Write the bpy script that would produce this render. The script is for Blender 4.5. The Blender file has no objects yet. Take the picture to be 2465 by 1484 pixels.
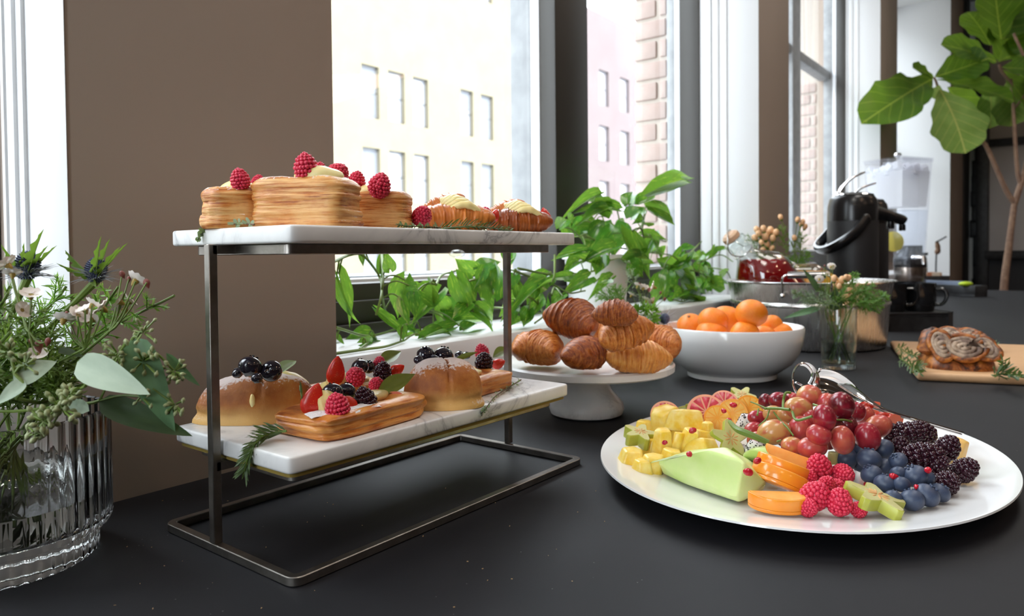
import bpy, bmesh, math, random
from mathutils import Vector as V, Matrix, Euler, noise
random.seed(11)
SC = bpy.context.scene
COL = SC.collection
PI = math.pi
# ------------------------------------------------------------------ camera
# room axes: +X runs along the window wall to the right, +Y goes out through the windows, table top is z = 0
FPX, PCX, PCY, CAMH = 1752.0, 1184.6, 653.4, 0.24
_pitch, _roll, _yaw = .02324, -.01017, .8934
def _basis():
    c, s = math.cos(_pitch), math.sin(_pitch)
    f, u, r = V((0, c, -s)), V((0, s, c)), V((1, 0, 0))
    cr, sr = math.cos(_roll), math.sin(_roll)
    r2, u2 = cr*r + sr*u, -sr*r + cr*u
    a, b = math.cos(_yaw), math.sin(_yaw)
    m = Matrix(((a, b, 0), (-b, a, 0), (0, 0, 1)))
    return m @ r2, m @ u2, m @ f
CR, CU, CF = _basis()
CO = V((0, 0, CAMH))
cam = bpy.data.cameras.new('camera'); camo = bpy.data.objects.new('camera', cam); COL.objects.link(camo)
m = Matrix.Identity(4)
for i in range(3):
    m[i][0], m[i][1], m[i][2], m[i][3] = CR[i], CU[i], -CF[i], CO[i]
camo.matrix_world = m
cam.sensor_fit = 'HORIZONTAL'; cam.sensor_width = 36; cam.lens = FPX/2465*36
cam.shift_x = (1232.5-PCX)/2465; cam.shift_y = -(742-PCY)/2465
cam.clip_start = .02; cam.clip_end = 300
cam.dof.use_dof = True; cam.dof.focus_distance = .66; cam.dof.aperture_fstop = 9.5
SC.camera = camo
# ------------------------------------------------------------------ light and exposure
SC.view_settings.view_transform = 'Standard'; SC.view_settings.look = 'None'
SC.view_settings.exposure = 0.75; SC.view_settings.gamma = 1.0
SC.view_settings.use_curve_mapping = False
SC.cycles.use_denoising = True
SC.cycles.max_bounces = 10; SC.cycles.diffuse_bounces = 4; SC.cycles.glossy_bounces = 4
SC.cycles.transmission_bounces = 8; SC.cycles.transparent_max_bounces = 24
SC.cycles.sample_clamp_indirect = 4.0; SC.cycles.caustics_reflective = False; SC.cycles.caustics_refractive = False
W = bpy.data.worlds.new('overcast_sky'); SC.world = W; W.use_nodes = True
_n = W.node_tree.nodes; _l = W.node_tree.links
bg = _n['Background']; bg.inputs['Color'].default_value = (.86, .93, 1, 1); bg.inputs['Strength'].default_value = 6.2
def lamp(name, kind, loc, rot, energy, color=(1, 1, 1), size=1, size_y=None, **kw):
    d = bpy.data.lights.new(name, kind); d.energy = energy; d.color = color
    if kind == 'AREA':
        d.size = size
        if size_y: d.shape = 'RECTANGLE'; d.size_y = size_y
    for k, v in kw.items(): setattr(d, k, v)
    o = bpy.data.objects.new(name, d); o.location = loc; o.rotation_euler = rot; COL.objects.link(o); return o
# hazy sun from behind the building: lights the facades across the street, never enters the windows
lamp('sun', 'SUN', (0, -10, 20), (math.radians(52), 0, math.radians(-12)), 4.6, (1, .96, .88), angle=math.radians(4))
# daylight portals in the window openings guide the sampling of the sky
for x0, x1 in ((-2.6, .27), (.62, 2.19), (2.51, 4.7), (5.3, 6.4)):
    o = lamp('window_portal', 'AREA', ((x0+x1)/2, 1.34 if x0 > 2.5 else 1.10, 1.15), (PI/2, 0, PI), 1, size=x1-x0, size_y=2.1)
    o.rotation_euler = (-PI/2, 0, 0); o.data.cycles.is_portal = True
o = lamp('window_portal', 'AREA', (-3.25, -.10, 1.05), (0, -PI/2, 0), 1, size=2.2, size_y=1.1); o.data.cycles.is_portal = True
# unseen warm lamps added as fill further inside the room (fixtures built below)
WARM_FILL = [(-1.6, -1.2), (1.4, -1.6), (4.4, -1.6), (-1.6, -3.8), (1.4, -3.8), (4.4, -3.8)]
for x, y in WARM_FILL:
    lamp('warm_fill_light', 'AREA', (x, y, 2.33), (0, 0, 0), 4.2, (1, .66, .43), size=.34)

# neutral fill panels, out of view, added to brighten the table from above
FILL_PANELS = [(.55, -.12), (2.2, -.12), (3.85, -.12)]
for x, y in FILL_PANELS:
    lamp('fill_panel', 'AREA', (x, y, 2.35), (0, 0, 0), 7.2, (1, .95, .88), size=.9, size_y=.5)

# ------------------------------------------------------------------ photograph calibration (world points from measured pixels)
def ray(px, py): return CF + CR*((px-PCX)/FPX) - CU*((py-PCY)/FPX)
def onZ(px, py, z=0):
    d = ray(px, py); return CO + d*((z-CAMH)/d.z)
def onX(px, py, X):
    d = ray(px, py); return CO + d*(X/d.x)
def onY(px, py, Y):
    d = ray(px, py); return CO + d*(Y/d.y)
def dep(p): return (V(p)-CO).dot(CF)
def mpp(p): return dep(p)/FPX
VIEW = -_yaw            # z rotation that turns local +x to picture right, +y away from the viewer

# ------------------------------------------------------------------ mesh builder
def rotm(rx=0, ry=0, rz=0): return Euler((rx, ry, rz)).to_matrix().to_4x4()
def TR(x=0, y=0, z=0): return Matrix.Translation((x, y, z))
def SCL(x, y=None, z=None):
    y = x if y is None else y; z = x if z is None else z
    return Matrix.Diagonal((x, y, z, 1))
class G:
    def __init__(s): s.v = []; s.f = []; s.fm = []
    def add(s, vs, fs, mx=None, mi=0):
        b = len(s.v)
        s.v += [(mx @ V(p)) if mx else V(p) for p in vs]
        s.f += [tuple(i+b for i in f) for f in fs]; s.fm += [mi]*len(fs)
        return s
    def lathe(s, prof, n=32, mx=None, mi=0, fn=None):
        vs, fs = [], []
        for r, z in prof:
            for k in range(n):
                a = 2*PI*k/n; rr = r*(fn(a, z) if fn else 1); vs.append((rr*math.cos(a), rr*math.sin(a), z))
        for i in range(len(prof)-1):
            for k in range(n):
                a, b = i*n+k, i*n+(k+1) % n; fs.append((a, b, b+n, a+n))
        if prof[0][0] > 1e-6: fs.append(tuple(range(n-1, -1, -1)))
        if prof[-1][0] > 1e-6: fs.append(tuple((len(prof)-1)*n+k for k in range(n)))
        return s.add(vs, fs, mx, mi)
    def tube(s, pts, r, n=8, mx=None, mi=0, flat=1.0, caps=True):
        pts = [V(p) for p in pts]; L = len(pts)
        rs = r if isinstance(r, (list, tuple)) else [r]*L
        t0 = (pts[1]-pts[0]).normalized()
        up = V((0, 0, 1)) if abs(t0.z) < .9 else V((1, 0, 0))
        nrm = (up - t0*up.dot(t0)).normalized(); vs, fs = [], []
        for i in range(L):
            t = (pts[min(i+1, L-1)]-pts[max(i-1, 0)]).normalized()
            nrm = (nrm - t*nrm.dot(t)); nrm = nrm.normalized() if nrm.length > 1e-6 else t.orthogonal().normalized()
            bn = t.cross(nrm)
            for k in range(n):
                a = 2*PI*k/n + PI/n
                vs.append(pts[i] + nrm*(math.cos(a)*rs[i]*flat) + bn*(math.sin(a)*rs[i]))
        for i in range(L-1):
            for k in range(n):
                a, b = i*n+k, i*n+(k+1) % n; fs.append((a, b, b+n, a+n))
        if caps: fs.append(tuple(range(n-1, -1, -1))); fs.append(tuple((L-1)*n+k for k in range(n)))
        return s.add(vs, fs, mx, mi)
    def ball(s, c=(0, 0, 0), r=1, nu=16, nv=10, mx=None, mi=0, fn=None):
        r = (r, r, r) if not isinstance(r, (tuple, list)) else r
        vs = [(c[0], c[1], c[2]-r[2])]; fs = []
        for j in range(1, nv):
            t = -PI/2 + PI*j/nv
            for k in range(nu):
                a = 2*PI*k/nu; q = 1 if not fn else fn(a, t)
                vs.append((c[0]+r[0]*math.cos(t)*math.cos(a)*q, c[1]+r[1]*math.cos(t)*math.sin(a)*q, c[2]+r[2]*math.sin(t)*q))
        vs.append((c[0], c[1], c[2]+r[2]))
        for k in range(nu):
            fs.append((0, 1+(k+1) % nu, 1+k))
            for j in range(nv-2):
                a = 1+j*nu+k; b = 1+j*nu+(k+1) % nu; fs.append((a, b, b+nu, a+nu))
            e = 1+(nv-2)*nu; fs.append((e+k, e+(k+1) % nu, len(vs)-1))
        return s.add(vs, fs, mx, mi)
    def box(s, c, d, mx=None, mi=0):
        x, y, z = d[0]/2, d[1]/2, d[2]/2
        vs = [(c[0]+i*x, c[1]+j*y, c[2]+k*z) for i in (-1, 1) for j in (-1, 1) for k in (-1, 1)]
        return s.add(vs, [(0, 1, 3, 2), (4, 6, 7, 5), (0, 4, 5, 1), (2, 3, 7, 6), (0, 2, 6, 4), (1, 5, 7, 3)], mx, mi)
    def span(s, a, b, mi=0):
        return s.box([(p+q)/2 for p, q in zip(a, b)], [abs(q-p) for p, q in zip(a, b)], None, mi)
    def prism(s, poly, z0, z1, mx=None, mi=0, top=1.0):
        n = len(poly); cx = sum(p[0] for p in poly)/n; cy = sum(p[1] for p in poly)/n
        vs = [(p[0], p[1], z0) for p in poly] + [(cx+(p[0]-cx)*top, cy+(p[1]-cy)*top, z1) for p in poly]
        fs = [tuple(range(n-1, -1, -1)), tuple(range(n, 2*n))] + [(i, (i+1) % n, n+(i+1) % n, n+i) for i in range(n)]
        return s.add(vs, fs, mx, mi)
    def grid(s, nu, nv, fn, mx=None, mi=0, wrap=False):
        vs = [fn(i/(nu-(0 if wrap else 1)), j/(nv-1)) for j in range(nv) for i in range(nu)]
        fs = []
        for j in range(nv-1):
            for i in range(nu if wrap else nu-1):
                a = j*nu+i; b = j*nu+(i+1) % nu; fs.append((a, b, b+nu, a+nu))
        return s.add(vs, fs, mx, mi)
    def warp(s, fn): s.v = [V(fn(p)) for p in s.v]; return s
    def mesh(s, name, mats, smooth=True, ang=38, bevel=0, seg=2):
        me = bpy.data.meshes.new(name)
        me.from_pydata([tuple(p) for p in s.v], [], s.f)
        for mt in (mats if isinstance(mats, (list, tuple)) else [mats]): me.materials.append(mt)
        me.polygons.foreach_set('material_index', s.fm)
        if bevel:
            bm = bmesh.new(); bm.from_mesh(me)
            es = [e for e in bm.edges if len(e.link_faces) == 2 and e.calc_face_angle(0) > .5]
            bmesh.ops.bevel(bm, geom=es, offset=bevel, segments=seg, profile=.5, affect='EDGES', clamp_overlap=True)
            bm.to_mesh(me); bm.free()
        me.polygons.foreach_set('use_smooth', [smooth]*len(me.polygons))
        if smooth: me.set_sharp_from_angle(angle=math.radians(ang))
        me.update(); return me
def put(o, mx): o.location, q, o.scale = mx.decompose(); o.rotation_euler = q.to_euler()
def tag(o, label=None, cat=None, group=None, kind=None):
    if label: o['label'] = label
    if cat: o['category'] = cat
    if group: o['group'] = group
    if kind: o['kind'] = kind
    return o
def ob(name, me, mats=None, parent=None, mx=None, label=None, cat=None, group=None, kind=None, **kw):
    if isinstance(me, G): me = me.mesh(name, mats, **kw)
    o = bpy.data.objects.new(name, me); COL.objects.link(o)
    if parent: o.parent = parent
    if mx is not None: put(o, mx)
    return tag(o, label, cat, group, kind)
def thing(name, label, cat, mx, group=None):
    o = bpy.data.objects.new(name, None); COL.objects.link(o); o.empty_display_size = .02
    put(o, mx); return tag(o, label, cat, group)
def struct(name, g, mats, parent=None, mx=None, **kw): return ob(name, g, mats, parent, mx, kind=None if parent else 'structure', **kw)
def dup(root, mx, label=None, group=None):
    c = root.copy(); COL.objects.link(c); put(c, mx)
    if label: c['label'] = label
    if group: c['group'] = group
    for ch in root.children:
        d = ch.copy(); d.parent = c; COL.objects.link(d)
        for g2 in ch.children:
            e = g2.copy(); e.parent = d; COL.objects.link(e)
    return c
def rnd(a, b): return random.uniform(a, b)
def nz(p, s=1.0, o=0): return noise.noise(V((p[0]*s+o, p[1]*s+o*1.7, p[2]*s-o)))
def frame(x, zhint):
    x = V(x).normalized(); z = V(zhint); z = z - x*z.dot(x)
    if z.length < 1e-5: z = x.orthogonal()
    z.normalize(); y = z.cross(x)
    return Matrix(((x.x, y.x, z.x, 0), (x.y, y.y, z.y, 0), (x.z, y.z, z.z, 0), (0, 0, 0, 1)))
def curve(pts, n=24):
    """Catmull-Rom through points"""
    P = [V(p) for p in pts]; P = [P[0]*2-P[1]] + P + [P[-1]*2-P[-2]]; out = []
    for i in range(n):
        t = i/(n-1)*(len(P)-3); k = min(int(t), len(P)-4); u = t-k
        a, b, c, d = P[k:k+4]
        out.append(.5*((2*b)+(c-a)*u+(2*a-5*b+4*c-d)*u*u+(3*b-a-3*c+d)*u**3))
    return out
def superell(a, b, n, k, ph=0):
    out = []
    for i in range(k):
        t = 2*PI*i/k+ph; c, s = math.cos(t), math.sin(t)
        out.append((a*math.copysign(abs(c)**(2/n), c), b*math.copysign(abs(s)**(2/n), s)))
    return out
# ------------------------------------------------------------------ materials
class NT:
    def __init__(s, name):
        s.m = bpy.data.materials.new(name); s.m.use_nodes = True
        s.t = s.m.node_tree; s.N = s.t.nodes; s.L = s.t.links
        s.b = s.N['Principled BSDF']; s.out = s.N['Material Output']
        s._tc = None
    def n(s, typ, **kw):
        nd = s.N.new(typ)
        for k, v in kw.items():
            if k.startswith('i_'): nd.inputs[k[2:].replace('_', ' ')].default_value = v
            else: setattr(nd, k, v)
        return nd
    def link(s, a, b): s.L.new(a, b)
    def tc(s, which='Object', scale=None):
        if not s._tc: s._tc = s.N.new('ShaderNodeTexCoord')
        o = s._tc.outputs[which]
        if scale is not None:
            mp = s.N.new('ShaderNodeMapping'); s.link(o, mp.inputs['Vector']); mp.inputs['Scale'].default_value = scale if isinstance(scale, tuple) else (scale,)*3
            o = mp.outputs[0]
        return o
    def noise(s, scale=5, detail=3, rough=.55, vec=None, dist=0):
        t = s.n('ShaderNodeTexNoise'); t.inputs['Scale'].default_value = scale; t.inputs['Detail'].default_value = detail
        t.inputs['Roughness'].default_value = rough; t.inputs['Distortion'].default_value = dist
        s.link(vec if vec is not None else s.tc(), t.inputs['Vector']); return t.outputs['Fac']
    def ramp(s, fac, stops):
        r = s.n('ShaderNodeValToRGB'); s.link(fac, r.inputs[0]); e = r.color_ramp.elements
        while len(e) > 1: e.remove(e[-1])
        for i, (p, c) in enumerate(stops):
            el = e[0] if i == 0 else e.new(p); el.position = p; el.color = c4(c)
        return r.outputs[0]
    def mix(s, fac, a, b, mode='MIX'):
        x = s.n('ShaderNodeMix'); x.data_type = 'RGBA'; x.blend_type = mode
        for v, k in ((fac, 0), (a, 6), (b, 7)):
            if hasattr(v, 'node'): s.link(v, x.inputs[k])
            else: x.inputs[k].default_value = v if k == 0 else c4(v)
        return x.outputs[2]
    def math(s, op, a, b=0.0, c=None):
        x = s.n('ShaderNodeMath'); x.operation = op
        for k, v in enumerate((a, b) if c is None else (a, b, c)):
            if hasattr(v, 'node'): s.link(v, x.inputs[k])
            else: x.inputs[k].default_value = v
        return x.outputs[0]
    def sep(s, vec):
        x = s.n('ShaderNodeSeparateXYZ'); s.link(vec, x.inputs[0]); return x.outputs
    def bump(s, h, strength=.3, dist=.002):
        b = s.n('ShaderNodeBump'); b.inputs['Strength'].default_value = strength; b.inputs['Distance'].default_value = dist
        s.link(h, b.inputs['Height']); s.link(b.outputs[0], s.b.inputs['Normal'])
    def set(s, **kw):
        names = dict(col='Base Color', rough='Roughness', metal='Metallic', spec='Specular IOR Level', sss='Subsurface Weight', trans='Transmission Weight', ior='IOR', coat='Coat Weight', coatr='Coat Roughness', sheen='Sheen Weight', em='Emission Color', ems='Emission Strength')
        for k, v in kw.items():
            i = s.b.inputs[names[k]]
            if hasattr(v, 'node'): s.link(v, i)
            else: i.default_value = c4(v) if i.type == 'RGBA' else v
        return s
    def sssr(s, rad, scale):
        s.b.inputs['Subsurface Radius'].default_value = rad; s.b.inputs['Subsurface Scale'].default_value = scale
def c4(c): return tuple(c) if len(c) == 4 else (*c, 1)
def H(h, k=1.0):
    """sRGB hex to linear"""
    r = [int(h[i:i+2], 16)/255 for i in (0, 2, 4)]
    return tuple(k*(x/12.92 if x <= .04045 else ((x+.055)/1.055)**2.4) for x in r)
_mc = {}
def mat(name, col, rough=.5, metal=0, var=None, vs=8, bump=0, bs=40, bd=.002, **kw):
    if name in _mc: return _mc[name]
    t = NT(name); t.set(rough=rough, metal=metal, **kw)
    if var is not None:
        t.set(col=t.mix(t.ramp(t.noise(vs, 4), [(.35, (0, 0, 0)), (.65, (1, 1, 1))]), col, var))
    else: t.set(col=col)
    if bump: t.bump(t.noise(bs, 4), bump, bd)
    _mc[name] = t.m; return t.m
def clear(name, tint=(1, 1, 1), refl=.06, rough=.02, r90=.7):
    """thin pane: see-through with a faint fresnel reflection"""
    t = NT(name); t.N.remove(t.b)
    tr = t.n('ShaderNodeBsdfTransparent'); tr.inputs[0].default_value = c4(tint)
    gl = t.n('ShaderNodeBsdfGlossy'); gl.inputs['Roughness'].default_value = rough
    lw = t.n('ShaderNodeLayerWeight'); lw.inputs[0].default_value = .35
    fac = t.math('ADD', t.math('MULTIPLY', t.math('POWER', lw.outputs['Facing'], 2.5), r90), refl)
    mx = t.n('ShaderNodeMixShader'); t.link(fac, mx.inputs[0]); t.link(tr.outputs[0], mx.inputs[1]); t.link(gl.outputs[0], mx.inputs[2])
    t.link(mx.outputs[0], t.out.inputs[0]); return t.m
def leafmat(name, c1, c2, yellow=None, rough=.4, trans=.35, vein=None, glow=(.45, .75, .08), yamt=.6):
    t = NT(name)
    col = t.mix(t.ramp(t.noise(3, 3), [(.35, (0, 0, 0)), (.65, (1, 1, 1))]), c1, c2)
    oi = t.n('ShaderNodeObjectInfo')
    col = t.mix(oi.outputs['Random'], col, t.mix(.5, col, c2))
    if yellow:
        v = t.tc('Object', (2.0, 7.0, 2)); nn = t.noise(1.6, 4, .6, v)
        col = t.mix(t.math('MULTIPLY', t.ramp(nn, [(.56, (0, 0, 0)), (.62, (1, 1, 1))]), yamt), col, yellow)
    if vein:
        y = t.math('ABSOLUTE', t.sep(t.tc())[1]); x = t.sep(t.tc())[0]
        mid = t.math('LESS_THAN', y, .012)
        w = t.math('SINE', t.math('MULTIPLY', t.math('SUBTRACT', x, t.math('MULTIPLY', y, .9)), 42))
        sid = t.math('MULTIPLY', t.math('GREATER_THAN', w, .965), .6)
        col = t.mix(t.math('MAXIMUM', mid, sid), col, vein)
    t.set(col=col, rough=rough)
    tl = t.n('ShaderNodeBsdfTranslucent'); tcol = t.mix(.55, col, glow); t.link(tcol, tl.inputs[0])
    mx = t.n('ShaderNodeMixShader'); mx.inputs[0].default_value = trans
    t.link(t.b.outputs[0], mx.inputs[1]); t.link(tl.outputs[0], mx.inputs[2]); t.link(mx.outputs[0], t.out.inputs[0])
    return t.m
def pastrymat(name, dark, mid, light, layers=0, dust=0, gloss=.35, ls=1.0, pale=None, dthr=.45, band=0):
    """baked dough: noise browning, optional lamination lines along z, optional powdered sugar on upward faces"""
    t = NT(name)
    n1 = t.noise(26*ls, 5, .6); col = t.ramp(n1, [(.28, dark), (.5, mid), (.72, light)])
    h = t.noise(300*max(ls, .35), 3)
    if layers:
        v = t.tc('Object', (30, 30, layers)); n2 = t.noise(1.0, 4, .6, v)
        col = t.mix(t.ramp(n2, [(.42, (0, 0, 0)), (.62, (1, 1, 1))]), col, light)
        col = t.mix(t.ramp(n2, [(.33, (1, 1, 1)), (.42, (0, 0, 0))]), col, dark)
        h = t.math('ADD', t.math('MULTIPLY', n2, 2.0), t.math('MULTIPLY', h, .3))
    if band:
        n2 = t.noise(1.0, 4, .62, t.tc('Object', (26, 2.6, 2.6)), .6)
        col = t.mix(t.math('MULTIPLY', t.ramp(n2, [(.50, (0, 0, 0)), (.66, (1, 1, 1))]), .75*band), col, light)
        col = t.mix(t.math('MULTIPLY', t.ramp(n2, [(.30, (1, 1, 1)), (.44, (0, 0, 0))]), .75*band), col, dark)
        h = t.math('ADD', t.math('MULTIPLY', n2, 2.2*band), t.math('MULTIPLY', h, .3))
    if pale is not None:
        z = t.sep(t.tc('Generated'))[2]
        zz = t.math('ADD', z, t.math('MULTIPLY', t.math('SUBTRACT', t.noise(40, 3), .5), .25))
        col = t.mix(t.ramp(zz, [(.1, (1, 1, 1)), (.42, (0, 0, 0))]), col, pale)
    rough = gloss
    if dust:
        ge = t.n('ShaderNodeNewGeometry'); nzv = t.sep(ge.outputs['Normal'])[2]
        g = t.math('MULTIPLY', t.math('ADD', t.noise(420, 2), t.math('MULTIPLY', t.noise(38, 3), 1.3)), .5)
        fac = t.math('MULTIPLY', t.ramp(t.math('ADD', t.math('MULTIPLY', nzv, .55), g), [(dthr+.35, (0, 0, 0)), (dthr+.62, (1, 1, 1))]), dust)
        col = t.mix(fac, col, (.86, .84, .84)); rough = t.math('ADD', gloss, t.math('MULTIPLY', fac, .4))
    t.set(col=col, rough=rough, sss=.06, spec=.4); t.sssr((1, .5, .2), .004)
    t.bump(h, .55, .0011); return t.m
def marblemat(name):
    t = NT(name)
    w = t.noise(7, 6, .62, None, 1.6); a = t.math('ABSOLUTE', t.math('SUBTRACT', w, .5))
    v = t.ramp(a, [(.0, (1, 1, 1)), (.02, (.35, .35, .35)), (.07, (0, 0, 0))])
    msk = t.ramp(t.noise(5, 2), [(.42, (0, 0, 0)), (.62, (1, 1, 1))])
    cl = t.ramp(t.noise(11, 5), [(.3, (.66, .655, .65)), (.6, (.80, .795, .785))])
    col = t.mix(t.math('MULTIPLY', t.math('MULTIPLY', v, msk), .8), cl, (.22, .22, .24))
    col = t.mix(t.ramp(t.noise(4, 3), [(.55, (0, 0, 0)), (.85, (.5, .5, .5))]), col, (.55, .55, .57))
    t.set(col=col, rough=.28, spec=.45, sss=.05); t.sssr((1, 1, 1), .003); return t.m
# setting
m_wall = mat('white wall paint', (.74, .73, .71), .75, var=(.70, .69, .67), vs=3, bump=.05, bs=60)
m_reveal = mat('white satin trim paint', (.70, .70, .705), .5)
m_pier = mat('shaded white pier paint', (.33, .26, .21), .7, var=(.305, .24, .193), vs=2, bump=.06, bs=30)  # whitish pier, the dim warm shade of its front put into the colour
m_ceil = mat('ceiling paint', (.82, .81, .79), .9)
m_room = mat('inner room paint', (.20, .155, .12), .9)
m_floor = mat('floor boards', (.10, .065, .04), .5, var=(.07, .045, .03), vs=5)
m_frame = mat('dark bronze window frame', (.035, .031, .026), .45)
m_framegrey = mat('grey weathered aluminium', (.36, .37, .38), .5, var=(.28, .29, .30), vs=20)
m_framelit = mat('daylit frame edge', (.86, .88, .92), .5)  # frame strip lit from outside, that brightness painted in as white
m_glass = clear('window pane', (.97, .98, .98), .02, r90=.35)
m_black = mat('black painted steel', (.012, .012, .013), .45, var=(.03, .03, .032), vs=30)
def tablemat():
    t = NT('black table cloth')
    col = t.mix(t.ramp(t.noise(9, 4), [(.3, (0, 0, 0)), (.7, (1, 1, 1))]), (.0060, .0058, .0076), (.0085, .0082, .0102))
    vo = t.n('ShaderNodeTexVoronoi'); vo.inputs['Scale'].default_value = 85; t.link(t.tc(), vo.inputs['Vector'])
    sp = t.math('MULTIPLY', t.math('LESS_THAN', vo.outputs['Distance'], .05), t.math('GREATER_THAN', t.noise(5, 2), .57))
    col = t.mix(t.math('MULTIPLY', sp, .35), col, (.35, .34, .32))
    t.set(col=col, rough=.62, spec=.28); t.bump(t.noise(900, 2), .12, .0004); return t.m
m_table = tablemat()
m_marble = marblemat('white marble with grey veins')
m_steel = mat('brushed gunmetal bar', (.30, .275, .25), .34, 1, var=(.22, .20, .18), vs=60, bump=.05, bs=300)
m_inox = mat('stainless steel', (.62, .60, .58), .2, 1)
def brushed():
    t = NT('brushed stainless tub'); n1 = t.noise(1, 4, .6, t.tc('Object', (90, 90, 3)))
    t.set(col=t.mix(n1, (.62, .60, .58), (.78, .76, .74)), metal=1, rough=t.math('ADD', .2, t.math('MULTIPLY', n1, .15))); return t.m
m_tub = brushed()
m_chrome = mat('polished steel', (.72, .70, .69), .07, 1)
m_porc = mat('white porcelain', (.82, .82, .82), .12, spec=.5, coat=.3)
m_pot = mat('white ceramic pot', (.80, .80, .78), .4)
m_blackplast = mat('black plastic', (.010, .010, .011), .25, spec=.5)
m_blackmatte = mat('matte black plastic', (.018, .018, .02), .5)
def glassmat(name, col=(1, 1, 1), rough=0.0, ior=1.46):
    t = NT(name); t.set(col=col, rough=rough, trans=1.0, ior=ior, spec=.5); return t.m
m_vase = glassmat('ribbed clear glass'); m_water = glassmat('water', (.95, .98, .96), 0, 1.33)
m_cglass = clear('thin clear glass', (.93, .97, .96), .07, r90=1.0)
m_acryl = clear('clear acrylic', (.96, .96, .98), .05)
# pastry
m_crois = pastrymat('croissant crust', H('964612'), H('cc7630'), H('e29c54'), gloss=.33, ls=.3, band=1)
m_croisd = pastrymat('dark croissant crust', H('5c260e'), H('96481c'), H('c07434'), gloss=.3, ls=.3, band=1)
m_croisl = pastrymat('light croissant crust', H('b05c1c'), H('d48a3c'), H('e6ac62'), gloss=.34, ls=.16, band=.9)
m_puff = pastrymat('laminated puff', H('9a4c1a'), H('cc7e36'), H('e6b474'), layers=420, dust=.6, dthr=.64)
m_dan = pastrymat('danish crust', H('8f4212'), H('c4702a'), H('dd9a52'), layers=260, gloss=.3)
m_bri = pastrymat('brioche crust', H('7c3f16'), H('ac662a'), H('c68a46'), dust=.62, pale=H('dcae68'), gloss=.55, dthr=.52)
m_cust = mat('vanilla custard', H('ead38a'), .38, sss=.2, var=H('f0dfa0'), vs=60, bump=.15, bs=120)
m_cust.node_tree.nodes['Principled BSDF'].inputs['Subsurface Scale'].default_value = .004
m_sugar = mat('powdered sugar', (.86, .85, .86), .9, bump=.6, bs=600, bd=.001)
# fruit
def fruit(name, c1, c2, rough, sss, rad, scale, vs=20, spec=.5, bump=0, bs=200, coat=0):
    m = mat(name, c1, rough, var=c2, vs=vs, sss=sss, spec=spec, bump=bump, bs=bs, bd=.0008, coat=coat)
    b = m.node_tree.nodes['Principled BSDF']; b.inputs['Subsurface Radius'].default_value = rad; b.inputs['Subsurface Scale'].default_value = scale
    return m
m_rasp = fruit('raspberry red', H('c2143a'), H('dc3c58'), .35, .25, (1, .15, .2), .004)
m_blackb = fruit('blackberry', (.010, .006, .012), (.05, .006, .014), .07, .0, (1, 1, 1), .001, vs=150)
m_blueb = fruit('blueberry bloom', (.012, .016, .040), (.065, .095, .165), .42, .0, (1, 1, 1), .001, vs=70)
m_bluebg = fruit('glazed blueberry', (.010, .009, .018), (.02, .016, .03), .10, 0, (1, 1, 1), .001, coat=.6)
m_straw = fruit('strawberry skin', H('c01818'), H('d83a22'), .25, .2, (1, .2, .1), .004, vs=40)
_b = m_straw.node_tree; _v = _b.nodes.new('ShaderNodeTexVoronoi'); _v.inputs['Scale'].default_value = 7; _c = _b.nodes.new('ShaderNodeTexCoord'); _b.links.new(_c.outputs['Object'], _v.inputs['Vector'])
_m = _b.nodes.new('ShaderNodeMath'); _m.operation = 'LESS_THAN'; _m.inputs[1].default_value = .13; _b.links.new(_v.outputs['Distance'], _m.inputs[0])
_x = _b.nodes.new('ShaderNodeMix'); _x.data_type = 'RGBA'; _x.inputs[7].default_value = c4(H('e8b050')); _b.links.new(_m.outputs[0], _x.inputs[0])
_p = _b.nodes['Principled BSDF']; _b.links.new(_p.inputs['Base Color'].links[0].from_socket, _x.inputs[6]); _b.links.new(_x.outputs[2], _p.inputs['Base Color'])
m_strawin = fruit('strawberry flesh', H('d8402c'), H('f0a080'), .35, .3, (1, .3, .2), .005, vs=60)
m_pine = fruit('pineapple flesh', H('f0c840'), H('f8e088'), .3, .3, (1, .8, .2), .006, vs=90, bump=.2, bs=160)
m_melon = fruit('honeydew flesh', H('c6dd84'), H('dbe6a8'), .32, .35, (.8, 1, .3), .010, vs=16)
m_cant = fruit('cantaloupe flesh', H('eebc62'), H('f2cc80'), .4, .3, (1, .6, .2), .006)
m_persim = fruit('persimmon skin', H('ee8a18'), H('f49a2a'), .22, .2, (1, .5, .1), .005, vs=14, coat=.4)
m_persin = fruit('persimmon flesh', H('f29a3c'), H('f6ab54'), .42, .3, (1, .5, .1), .005, vs=70, bump=.15, bs=220)
m_mand = fruit('clementine peel', H('ee7a12'), H('f28c24'), .34, .15, (1, .4, .1), .005, vs=10, bump=.25, bs=420)
m_orin = fruit('orange flesh', H('f0a436'), H('f6bc58'), .3, .3, (1, .6, .2), .005, vs=120)
m_orpeel = fruit('orange peel', H('f29a1e'), H('f4a834'), .35, .1, (1, .5, .1), .003)
m_pith = fruit('citrus pith', H('f6e2b4'), H('f2d49a'), .5, .2, (1, .8, .6), .003)
m_gfin = fruit('red grapefruit flesh', H('b01c34'), H('da4a58'), .25, .3, (1, .2, .2), .004, vs=140)
m_gfpeel = fruit('pink grapefruit rind', H('f4a488'), H('f2b48c'), .4, .2, (1, .5, .4), .004)
m_star = fruit('starfruit flesh', H('ccc98c'), H('c0b878'), .3, .35, (.9, 1, .3), .006, vs=40)
m_starrind = fruit('starfruit rind', H('b4b850'), H('a0a23c'), .28, .2, (.8, 1, .2), .004, vs=30)
m_starseed = fruit('starfruit seeds', H('d8a46a'), H('c48a50'), .4, .1, (1, .8, .5), .002)
m_dragon = fruit('dragon fruit flesh', H('e6e2e2'), H('f0eeee'), .3, .3, (1, 1, 1), .005)
m_seed = mat('black seed', (.01, .01, .01), .4)
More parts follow.
